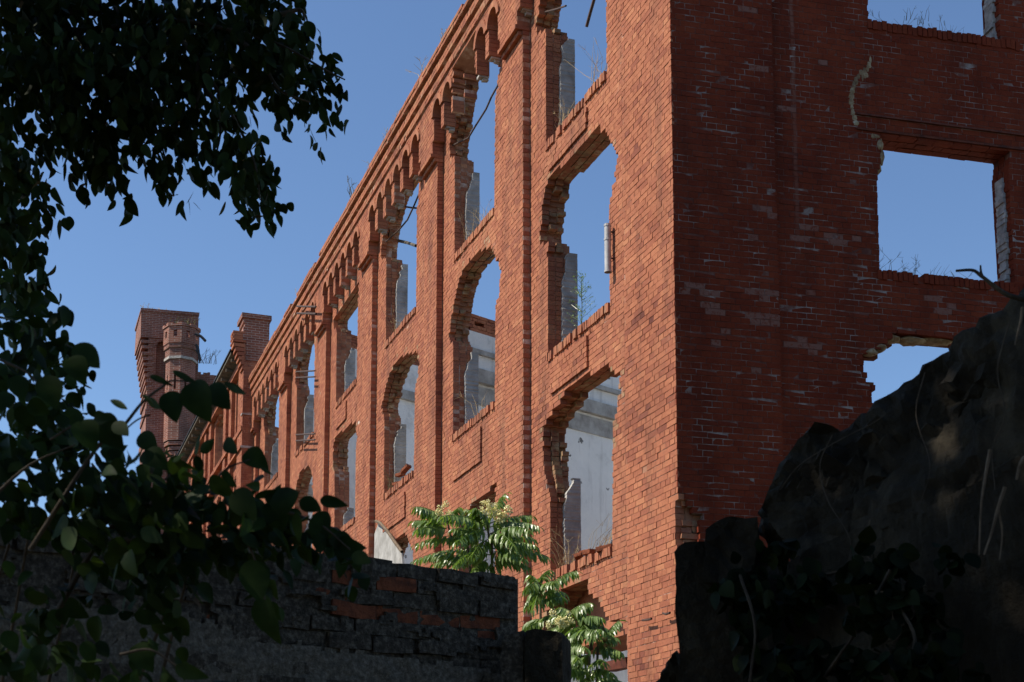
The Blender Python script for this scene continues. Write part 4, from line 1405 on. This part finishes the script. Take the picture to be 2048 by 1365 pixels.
# leaves at the fringe show best: favour those far from the crown's middle
score *= 1 + ((u / 700) ** 2 + (v / 500) ** 2) * .6
big = np.argsort(-score)[:300]
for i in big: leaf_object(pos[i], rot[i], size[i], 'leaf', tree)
rest = np.setdiff1d(np.arange(n), big)
# the rest of the crown, with unseen leaves added behind the camera for shade
q = RNG.normal(0, 1, (16500, 3)); q /= np.linalg.norm(q, axis=1)[:, None]; q *= RNG.random((16500, 1)) ** (1 / 3)
far = np.array([-3.3, 3.2, 8.3]) + q * np.array([5.2, 4.4, 1.7])
q = RNG.normal(0, 1, (2500, 3)); q /= np.linalg.norm(q, axis=1)[:, None]; q *= RNG.random((2500, 1)) ** (1 / 3)
q2 = RNG.random((9000, 3))
back = np.stack([-14 + 32 * q2[:, 0], -9 - 3 * q2[:, 1] + 2 * np.sin(q2[:, 0] * 9), GROUND + 1 + (13 + 3 * np.sin(q2[:, 0] * 17)) * q2[:, 2]], 1)  # unseen leaf screen behind the camera, added to darken the end wall
far2 = np.array([-4.6, 5.0, 4.5]) + q * np.array([1.9, 1.2, 2.2])
q = RNG.normal(0, 1, (12000, 3)); q /= np.linalg.norm(q, axis=1)[:, None]; q *= RNG.random((12000, 1)) ** (1 / 3)
far = np.concatenate([far, np.array([-1.0, -4.5, 4.2]) + q * np.array([8.5, 3.0, 5.0])])  # appended leaves stand behind the camera, added to cut sky light
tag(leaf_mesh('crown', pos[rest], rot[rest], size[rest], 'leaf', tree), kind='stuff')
allp = np.concatenate([far, far2, back])
alls = np.concatenate([RNG.uniform(.18, .28, len(far)), RNG.uniform(.09, .14, len(far2)), RNG.uniform(.3, .5, len(back))])
tag(leaf_mesh('crown_and_shade_leaves', allp, rand_rot((.1, 0, -.6), .7, len(allp)), alls, 'leaf', tree, low=True), kind='stuff')
sp = Soup()
sp.tube(smooth_path([tree_base, tree_base + np.array([.1, 0, 3]), np.array([-7.0, 5.0, 4.5]), np.array([-6.4, 4.6, 7])], 5), [.28 - .008 * i for i in range(16)], 9)
obj('trunk', sp.mesh('trunk', True), M['bark'], tree)
def branch(pts, Y, r, parent, mat='bark'):
    Ys = Y if isinstance(Y, (list, tuple)) else [Y] * len(pts)
    P = smooth_path([at(u, v, y) for (u, v), y in zip(pts, Ys)], 5)
    sp = Soup(); sp.tube(P, [max(r * (1 - .8 * i / len(P)), .002) for i in range(len(P))], 5)
    return obj('branch', sp.mesh('branch', True), M[mat], parent)
P = smooth_path([(-7.0, 5.0, 4.5), (-4.5, 5.6, 5.2), tuple(at(-60, -60, 6.1)), tuple(at(200, 20, 6.1))], 5)
sp = Soup(); sp.tube(P, [.11 - .005 * i for i in range(len(P))], 7); obj('branch', sp.mesh('branch', True), M['bark'], tree)
for pts in ([(-100, 30), (150, 60), (330, 40), (460, 60), (560, 90), (650, 140), (690, 160)], [(330, 40), (400, 130), (440, 190), (480, 260), (510, 330), (520, 400)], [(150, 60), (200, 150), (210, 240), (200, 320)],
            [(260, 50), (290, 150), (310, 250), (335, 330)], [(460, 60), (520, 120), (560, 180), (620, 205)], [(400, 130), (420, 190), (438, 230), (440, 270), (430, 320)], [(-80, 100), (10, 250), (15, 400), (20, 540)],
            [(560, 30), (600, 20), (610, 40)], [(380, 90), (400, 170), (380, 240), (370, 300)]):
    branch(pts, 6.05, .014, tree)

# shrub with larger leaves in front of the yard wall
SHRUB_CL = [(20, 600, 55, 50, 70, 4.2), (70, 630, 70, 50, 70, 4.1), (100, 690, 55, 35, 42, 4.0), (30, 690, 60, 55, 75, 4.0), (150, 720, 40, 25, 14, 3.9), (40, 780, 75, 60, 75, 3.8), (125, 755, 45, 40, 28, 3.8), (110, 850, 80, 60, 75, 3.6), (40, 870, 80, 60, 80, 3.6),
    (190, 890, 60, 40, 34, 3.5), (60, 950, 120, 60, 115, 3.5), (180, 960, 100, 50, 85, 3.4), (290, 950, 80, 40, 50, 3.3), (360, 960, 80, 45, 52, 3.2), (250, 1010, 140, 45, 120, 3.3), (420, 990, 90, 50, 62, 3.2), (480, 1010, 70, 50, 45, 3.2), (100, 1030, 120, 40, 100, 3.5),
    (540, 1040, 80, 45, 50, 3.2), (620, 1075, 80, 40, 46, 3.3), (690, 1110, 60, 30, 26, 3.4), (400, 1070, 130, 50, 115, 3.3), (250, 1080, 130, 50, 110, 3.4), (320, 1130, 110, 60, 80, 3.4), (520, 1110, 90, 50, 52, 3.4),
    (330, 1200, 70, 60, 40, 3.5), (180, 1180, 120, 80, 50, 3.4), (60, 1220, 100, 100, 62, 3.3), (120, 1320, 140, 60, 72, 3.2), (280, 1320, 60, 50, 16, 3.3), (330, 1280, 40, 50, 14, 3.4), (530, 1190, 40, 70, 16, 3.5), (700, 1140, 35, 20, 8, 3.5), (370, 1340, 40, 25, 8, 3.3)]
SHRUB_CL = [(a, b, c, d_, int(n_ * (.5 if (a > 440 or b > 1150) else .5 if (a > 170 and b < 1000) else .68)), y) for a, b, c, d_, n_, y in SHRUB_CL]
pos = clump_points(SHRUB_CL, .28)
n = len(pos)
rot = rand_rot((.35, -.1, -.8), .55, n, (0, -.5, .8))
size = RNG.uniform(.038, .070, n)
shrub_base = np.array([-1.75, 4.3, GROUND])
shrub = empty('leafy_shrub', shrub_base, 'dark shrub with broad pointed leaves growing in front of the yard wall', 'shrub')
u, v = project(pos)
score = size / np.linalg.norm(pos, axis=1) * np.where((u > 0) & (v < 1365), 1, 0)
big = np.argsort(-score)[:245]
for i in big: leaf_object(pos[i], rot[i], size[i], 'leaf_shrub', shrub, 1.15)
# single leaves that stand out against the sky and the far wing: tip px, base px, width factor
HERO = [((350, 838), (338, 783), 1.35), ((408, 832), (384, 764), 1.25), ((458, 816), (420, 770), 1.1), ((494, 791), (448, 765), .45), ((259, 819), (220, 801), .35), ((309, 812), (284, 790), .4), ((320, 818), (296, 798), .5),
        ((196, 733), (150, 690), .9), ((165, 757), (140, 715), 1.0), ((310, 900), (280, 868), .7), ((234, 887), (195, 835), 1.1), ((255, 870), (228, 845), .8), ((160, 890), (135, 880), .6), ((342, 770), (300, 752), .3), ((395, 768), (345, 742), .3),
        ((110, 810), (90, 752), 1.1), ((45, 795), (30, 752), 1.1), ((215, 835), (188, 838), .8), ((186, 892), (160, 842), 1.1), ((505, 1035), (470, 980), 1.2), ((545, 950), (520, 935), .4), ((470, 905), (450, 880), .8), ((560, 1060), (548, 1000), 1.2),
        ((600, 990), (540, 1010), .8), ((640, 1020), (600, 1000), .9), ((690, 1010), (640, 1000), .5), ((660, 1075), (625, 1030), 1.0), ((720, 1105), (670, 1090), .9), ((740, 1125), (705, 1108), .8), ((410, 1000), (370, 990), .5), ((330, 930), (290, 905), .8),
        ((530, 930), (490, 905), .9), ((430, 880), (400, 905), .5), ((520, 1200), (500, 1120), .8), ((545, 1280), (525, 1190), .6), ((300, 1335), (270, 1290), 1.1), ((410, 1355), (350, 1335), .5)]
for (tip, base, w) in HERO:
    Y = 3.1 + random.uniform(-.1, .15)
    a, b = Vector(at(*base, Y)), Vector(at(*tip, Y - .02))
    dv = b - a
    yv = dv.normalized()
    zv = Vector((random.gauss(0, .2), -1, random.gauss(0, .2)))
    xv = yv.cross(zv).normalized(); zv = xv.cross(yv)
    R = np.array([[xv[i], yv[i], zv[i]] for i in range(3)])
    leaf_object(np.array(a), R, dv.length, 'leaf_shrub', shrub, {True: 1.3, False: .8}[w > .65] if w > .48 else .4)
rest = np.setdiff1d(np.arange(n), big)
tag(leaf_mesh('foliage', pos[rest], rot[rest], size[rest], 'leaf_shrub', shrub, 1.15), kind='stuff')
for pts, r in (([(60, 1100), (190, 900), (240, 860), (285, 805), (330, 770), (345, 762), (395, 765)], .006), ([(0, 720), (60, 750), (95, 800)], .004), ([(100, 880), (160, 845), (215, 838)], .003), ([(250, 860), (275, 840), (300, 830)], .002),
               ([(100, 1250), (200, 1080), (300, 1010), (420, 985), (480, 1010), (560, 1020)], .008), ([(420, 985), (450, 940), (500, 920)], .004), ([(300, 1010), (330, 960), (370, 930)], .004), ([(240, 1310), (300, 1300), (350, 1330), (400, 1350)], .004),
               ([(230, 1085), (300, 1080), (380, 1088), (450, 1075)], .012), ([(-20, 1000), (60, 930), (150, 890)], .005), ([(560, 1020), (640, 1050), (700, 1100)], .005), ([(480, 1060), (510, 1120), (530, 1200)], .004), ([(195, 900), (205, 870), (200, 850)], .002)):
    branch(pts, 3.15 if r < .008 else 3.4, r, shrub, 'root' if r > .01 else 'bark')
for i in range(5):
    b0 = shrub_base + np.array([random.uniform(-.3, .3), random.uniform(-.2, .2), 0])
    top = at(random.uniform(0, 420), random.uniform(980, 1150), 3.6)
    sp = Soup(); sp.tube(smooth_path([b0, (b0 * .5 + top * .5) + np.array([random.uniform(-.1, .1), 0, .1]), top], 5), [.010 - .0006 * k for k in range(11)], 6)
    obj('stem', sp.mesh('stem', True), M['bark'], shrub)

# ivy over the fallen masonry
ivy_cl = [(1480, 1180, 60, 60, 55, 5.05), (1520, 1260, 60, 90, 70, 4.95), (1600, 1180, 70, 50, 50, 4.85), (1760, 1130, 90, 60, 70, 4.6), (1800, 1220, 120, 70, 90, 4.5), (1640, 1320, 120, 60, 80, 4.7), (1850, 1330, 150, 50, 90, 4.4), (1560, 1100, 40, 30, 25, 4.95), (1900, 1120, 40, 40, 14, 4.4)]
pos = clump_points(ivy_cl, .06)
ivy = empty('ivy_growth', at(1650, 1700, 4.8), 'dark ivy leaves spread over the concrete panels at lower right', 'ivy')
tag(leaf_mesh('ivy_leaves', pos, rand_rot((.1, -.1, -.8), .6, len(pos), (0, -1.2, .4)), RNG.uniform(.04, .08, len(pos)), 'leaf_ivy', ivy, 1.4), kind='stuff')
for pts in ([(1500, 1365), (1510, 1250), (1480, 1150)], [(1640, 1365), (1720, 1250), (1780, 1140)], [(1800, 1365), (1830, 1280), (1790, 1200)]):
    P = smooth_path([at(u, v, 4.9 - (u - 1500) / 700) for u, v in pts], 5)
    sp = Soup(); sp.tube(P, .006, 5); obj('stem', sp.mesh('stem'), M['bark'], ivy)

# ------------------------------------------------------------------ tree of heaven saplings in the sun behind the wall
LL_V = np.array([(0, 0, 0), (-.15, .25, .05), (0, .27, 0), (.15, .25, .05), (-.13, .6, .02), (0, .62, -.05), (.13, .6, .02), (0, 1.0, -.20)])
LL_T = np.array([(0, 2, 1), (0, 3, 2), (1, 2, 5), (1, 5, 4), (2, 3, 6), (2, 6, 5), (4, 5, 7), (5, 6, 7)])
def frond(root, tip, parent, droop=.12, leaf=.105, pairs=14):
    root, tip = np.array(root), np.array(tip)
    L_ = np.linalg.norm(tip - root)
    mid = (root + tip) / 2 + Z * droop * L_
    pts = [(1 - t) ** 2 * root + 2 * t * (1 - t) * mid + t * t * tip for t in np.linspace(0, 1, pairs * 1 + 3)]
    sp = Soup()
    sp.tube(pts, [.0045 * (1 - .7 * i / len(pts)) for i in range(len(pts))], 4)
    for i in range(2, len(pts)):
        d = pts[min(i + 1, len(pts) - 1)] - pts[i - 1]; d = d / np.linalg.norm(d)
        side = np.cross(d, Z); side /= (np.linalg.norm(side) + 1e-9)
        last = i == len(pts) - 1
        for sg in ((1, -1) if not last else (0,)):
            y = side * sg * .62 + d * (.35 if not last else 1) - Z * .75 + RNG.normal(0, .13, 3)
            y /= np.linalg.norm(y)
            z = Z * .9 + side * sg * .9 + RNG.normal(0, .2, 3)
            x = np.cross(y, z); x /= np.linalg.norm(x); z = np.cross(x, y)
            sc = leaf * (1.0 - .45 * (i / len(pts)) ** 2) * random.uniform(.85, 1.1)
            R = np.stack([x, y, z], 1)
            V = (LL_V @ R.T) * sc + pts[i]
            sp.add(V, None, LL_T)
    return obj('frond', sp.mesh('frond', False), M['leaf_heaven'], parent)
def flower(c, r, parent, mat='flower', n=260):
    sp = Soup()
    base = np.array([(1, 0, -.5), (-.5, .87, -.5), (-.5, -.87, -.5), (0, 0, 1.0)])
    T = [(0, 1, 2), (0, 3, 1), (1, 3, 2), (2, 3, 0)]
    lobes = [np.array(c) + RNG.normal(0, r * .55, 3) * np.array([1, .7, .8]) for _ in range(6)]
    for i in range(n):
        p = random.choice(lobes)
        q = RNG.normal(0, 1, 3); q /= np.linalg.norm(q)
        sp.add(p + q * r * .5 * random.random() ** .4 + (base @ np.linalg.qr(RNG.normal(0, 1, (3, 3)))[0]) * r * .11, None, T)
    return obj('flower_cluster', sp.mesh('flower_cluster'), M[mat], parent)
def heaven_tree(name_label, base_uv, stems, fronds, flowers, Y, leaf):
    b = at(*base_uv, Y); b = np.array([b[0], b[1], GROUND])
    t = empty('tree_of_heaven', b, name_label, 'sapling', 'saplings with feather leaves behind the yard wall')
    for pts in stems:
        P = [b] + [at(u, v, Y) for u, v in pts]
        P = smooth_path(P, 5)
        sp = Soup(); sp.tube(P, [.011 * (1 - .5 * i / len(P)) for i in range(len(P))], 6)
        obj('stem', sp.mesh('stem', True), M['root'], t)
    for (r, tp, dy) in fronds:
        frond(at(*r, Y), at(*tp, Y + dy), t, random.uniform(.08, .22), leaf)
    for (c, r, mt) in flowers:
        flower(at(*c, Y - .05), r * 1.35 * Y / FPX, t, mt)
    return t
heaven_tree('sunlit feather-leaved sapling with two yellow flower heads above the middle of the wall', (985, 1200),
    [[(984, 1150), (982, 1110), (976, 1060), (972, 1030)], [(940, 1140), (905, 1080), (893, 1035)]],
    [((890, 1040), (829, 1014), -.1), ((890, 1050), (827, 1042), .1), ((893, 1058), (832, 1060), -.15), ((970, 1050), (882, 1033), -.25), ((968, 1062), (905, 1058), -.1), ((972, 1060), (910, 1085), -.3), ((975, 1085), (828, 1090), 0), ((970, 1100), (826, 1122), .25),
     ((975, 1100), (905, 1135), -.35), ((980, 1110), (868, 1128), .1), ((930, 1120), (860, 1112), .2), ((975, 1045), (1012, 986), .1), ((978, 1048), (1066, 1032), .15), ((980, 1055), (1080, 1054), -.1), ((980, 1068), (1062, 1062), -.3), ((980, 1075), (1068, 1078), .2),
     ((982, 1085), (1072, 1092), -.15), ((984, 1098), (1098, 1115), .1), ((985, 1105), (1050, 1118), -.25), ((985, 1115), (1056, 1134), .1), ((975, 1055), (930, 1018), .2), ((900, 1035), (918, 1015), .1), ((985, 1120), (1000, 1160), -.2), ((975, 1120), (940, 1150), -.1),
     ((978, 1070), (1030, 1095), -.35), ((976, 1080), (945, 1110), -.3), ((970, 1042), (952, 1016), -.1)],
    [((982, 1030), 17, 'flower'), ((980, 1010), 9, 'flower'), ((996, 1026), 11, 'flower'), ((895, 1024), 11, 'flower'), ((888, 1036), 9, 'flower')], 9.6, .112)
heaven_tree('small drooping sapling between the end of the wall and the facade', (1080, 1300),
    [[(1081, 1250), (1080, 1200), (1078, 1165)]],
    [((1085, 1185), (1155, 1142), 0), ((1078, 1165), (1050, 1180), -.1), ((1078, 1160), (1100, 1140), .1), ((1079, 1175), (1052, 1215), .1), ((1080, 1180), (1068, 1220), -.2), ((1082, 1190), (1132, 1188), .2), ((1080, 1170), (1058, 1150), .1), ((1080, 1205), (1128, 1195), -.1),
     ((1082, 1240), (1050, 1250), .1), ((1082, 1240), (1115, 1235), -.2), ((1084, 1172), (1110, 1165), -.2), ((1080, 1250), (1060, 1270), .1), ((1082, 1245), (1045, 1262), -.1)],
    [((1098, 1258), 8, 'flower')], 9.2, .100)
heaven_tree('dense feather-leaved sapling with pale flower heads in front of the lowest arch', (1175, 1420),
    [[(1178, 1365), (1184, 1300), (1170, 1250), (1140, 1225)], [(1195, 1310), (1215, 1280)]],
    [((1140, 1225), (1182, 1206), 0), ((1150, 1235), (1205, 1236), -.1), ((1155, 1250), (1220, 1262), .1), ((1120, 1290), (1192, 1262), -.5), ((1118, 1310), (1175, 1298), -.4), ((1118, 1330), (1160, 1318), -.45), ((1200, 1290), (1238, 1242), 0), ((1200, 1295), (1243, 1305), -.1), ((1190, 1300), (1230, 1275), .1),
     ((1165, 1270), (1120, 1280), .1), ((1180, 1310), (1140, 1330), .1), ((1180, 1340), (1120, 1350), -.1), ((1180, 1345), (1228, 1350), -.2), ((1170, 1260), (1140, 1265), -.2), ((1150, 1240), (1110, 1235), .1), ((1160, 1250), (1185, 1275), -.2), ((1185, 1330), (1210, 1325), -.3), ((1180, 1355), (1150, 1375), -.2),
     ((1145, 1228), (1120, 1215), 0), ((1175, 1280), (1205, 1262), -.3), ((1140, 1290), (1170, 1330), .2), ((1130, 1300), (1165, 1350), .3), ((1165, 1300), (1125, 1365), .2), ((1190, 1360), (1245, 1365), 0), ((1140, 1255), (1100, 1262), .15)],
    [((1128, 1235), 14, 'flower'), ((1118, 1245), 11, 'flower'), ((1140, 1245), 9, 'flower'), ((1205, 1282), 8, 'flower_dry')], 8.9, .102)

# ------------------------------------------------------------------ weeds and dry grass on ledges
def tuft(fr, uv, n, px_h, px_w, blades, label, mat='straw', name='dry_grass', lean=0.0, thick=.0035):
    s, h = fr.hit(*uv, n)
    P0 = fr.p(s, h, n)
    k = np.linalg.norm(P0) / FPX
    sp = Soup()
    for i in range(blades):
        b = P0 + fr.U * random.uniform(-1, 1) * px_w * k * .5 + fr.N * random.uniform(-.12, .05) - Z * .03
        hh = px_h * k * random.uniform(.35, 1.0)
        d = np.array([random.gauss(lean, .28), random.gauss(0, .28), 1])
        m = b + d * hh * .55
        t = b + d * hh + np.array([random.gauss(lean * .5, .22), 0, -.1]) * hh
        P = [b, m, t]
        sp.tube(P, [thick, thick * .8, thick * .3], 3)
        if random.random() < .4:
            for q in range(3):
                e = t + RNG.normal(0, .08, 3) * hh + Z * hh * .05
                sp.tube([m * .3 + t * .7, e], [thick * .5, thick * .5], 3)
    return tag(obj(name, sp.mesh(name), M[mat]), label, 'grass', 'dry grass and weeds on ledges of the ruin')
tuft(FA, (1195, 172), -.2, 105, 60, 24, 'dry grass on the highest sill beside the corner pier')
tuft(FA, (1122, 258), -.22, 70, 25, 16, 'straw at the far end of the highest sill near the corner')
tuft(FA, (968, 452), -.2, 60, 50, 20, 'dry grass on the top sill left of the nearest pilaster')
tuft(FA, (938, 492), -.22, 80, 20, 18, 'straw at the far end of the second top sill')
tuft(FA, (793, 672), -.22, 60, 25, 18, 'dry grass in the corner of the third top sill')
tuft(FA, (640, 855), -.2, 30, 22, 14, 'dry grass on the fifth top sill')
tuft(FA, (1130, 1140), -.22, 90, 45, 30, 'tall straw at the far end of the sill above the lowest arch')
tuft(FA, (1190, 1115), -.3, 110, 70, 26, 'arching dry stalks on the sill above the lowest arch', lean=.3)
tuft(FA, (958, 838), -.3, 70, 30, 10, 'few dry stalks on the middle sill left of the nearest pilaster')
tuft(FA, (780, 975), -.22, 55, 25, 22, 'brown tangle on the middle sill of the third bay', 'weed')
tuft(FA, (845, 158), .1, 40, 18, 14, 'tuft on the cornice left of the tallest arch', thick=.007)
tuft(FA, (884, 82), .1, 30, 14, 10, 'tuft high on the cornice near the top edge', thick=.007)
tuft(FA, (772, 283), .1, 40, 16, 12, 'tuft on the cornice above the third bay', thick=.007)
tuft(FA, (705, 392), .1, 42, 8, 12, 'green spike of weed on the cornice above the fourth bay', 'weed', thick=.008)
tuft(FA, (800, 238), .1, 26, 30, 12, 'thin grass on the cornice right of the third bay tuft', thick=.006)
tuft(FA, (740, 335), .1, 26, 30, 12, 'thin grass on the cornice between the third and fourth bays', thick=.006)
tuft(FA, (625, 545), .1, 22, 26, 12, 'thin grass on the cornice above the fifth bay', thick=.008)
tuft(FA, (600, 595), .1, 20, 22, 12, 'thin grass on the cornice above the sixth bay', thick=.008)
tuft(FA, (660, 487), .1, 24, 14, 10, 'small tuft on the cornice left of the green spike', thick=.007)
tuft(FA, (576, 632), .1, 20, 16, 10, 'small tuft near the far end of the cornice', thick=.007)
tuft(FB, (1830, 72), -.15, 50, 180, 34, 'sparse weeds along the top sill of the end wall', 'weed')
tuft(FB, (1835, 38), -.15, 30, 45, 16, 'denser weed bunch on the top sill of the end wall', 'weed')
tuft(FB, (1790, 555), -.15, 55, 80, 22, 'sparse weeds at the left of the end window sill', 'weed')
tuft(FB, (1880, 568), -.15, 55, 130, 26, 'sparse weeds at the right of the end window sill', 'weed')
tuft(FT, (310, 628), -.4, 22, 50, 30, 'pinkish dry grass on the top of the tower', 'straw', thick=.012)
tuft(FT, (365, 655), .4, 26, 45, 40, 'green grass on top of the turret', 'weed', thick=.014)
tuft(FT, (412, 726), -.9, 34, 40, 30, 'bare bush on the low wall beside the turret', 'weed', thick=.012)

# feathery sapling in the opening beside the drainpipe
s, h = FA.hit(1163, 668, -.3)
b0 = FA.p(s, h, -.3)
t = empty('feathery_sapling', b0, 'thin feathery green sapling growing on the sill left of the drainpipe', 'sapling')
_, ht = FA.hit(1163, 546, -.3)
top = FA.p(s, ht, -.3)
sp = Soup(); sp.tube([b0, b0 * .5 + top * .5 + np.array([.01, 0, 0]), top], [.008, .005, .002], 5)
obj('stem', sp.mesh('stem'), M['bark'], t)
sp = Soup()
for i in range(46):
    f = .08 + .9 * random.random()
    p = b0 * (1 - f) + top * f
    a = random.uniform(0, 2 * math.pi)
    ln = .26 * (1 - f) ** .7 + .03
    e = p + np.array([math.cos(a) * ln, math.sin(a) * ln, ln * .75])
    sp.tube([p, p * .5 + e * .5 - Z * .01, e], [.003, .0025, .001], 3)
    for q in range(9):
        g = .25 + .75 * random.random()
        c = p * (1 - g) + e * g
        d = RNG.normal(0, .022, 3)
        sp.add([c, c + d, c + d * .6 + RNG.normal(0, .008, 3)], None, [(0, 1, 2)])
obj('sprays', sp.mesh('sprays'), M['leaf_heaven'], t)
# loose bricks on the sills
lb = [((1195, 655), -.2), ((1150, 690), -.2), ((1175, 1105), -.25), ((1160, 1118), -.2), ((1210, 1098), -.15), ((800, 950), -.25), ((812, 938), -.2), ((795, 968), -.2), ((818, 640), -.3)]
labs = ['loose pale brick tilted on the sill below the drainpipe', 'loose brick beside the feathery sapling', 'loose brick on the sill above the lowest arch, rightmost but one', 'loose brick at the left of the sill above the lowest arch', 'loose brick at the right end of the sill above the lowest arch',
        'loose brick in the middle of the third bay middle sill', 'loose brick at the right of the third bay middle sill', 'loose brick at the left of the third bay middle sill', 'loose dark brick on the third top sill']
for ((uv, nn), lab) in zip(lb, labs):
    s, h = FA.hit(*uv, nn)
    me = rough_brick(.24, .065, .115, random.random() * 40, .006)
    me.materials.append(M['old_brick'])
    o = bpy.data.objects.new('loose_brick', me)
    COL.objects.link(o)
    o.matrix_world = FA.matrix(s, h, nn) @ Matrix.Rotation(random.uniform(-.5, .5), 4, 'Z') @ Matrix.Rotation(random.uniform(-.8, .8), 4, 'Y')
    tag(o, lab, 'brick', 'loose bricks on ledges')
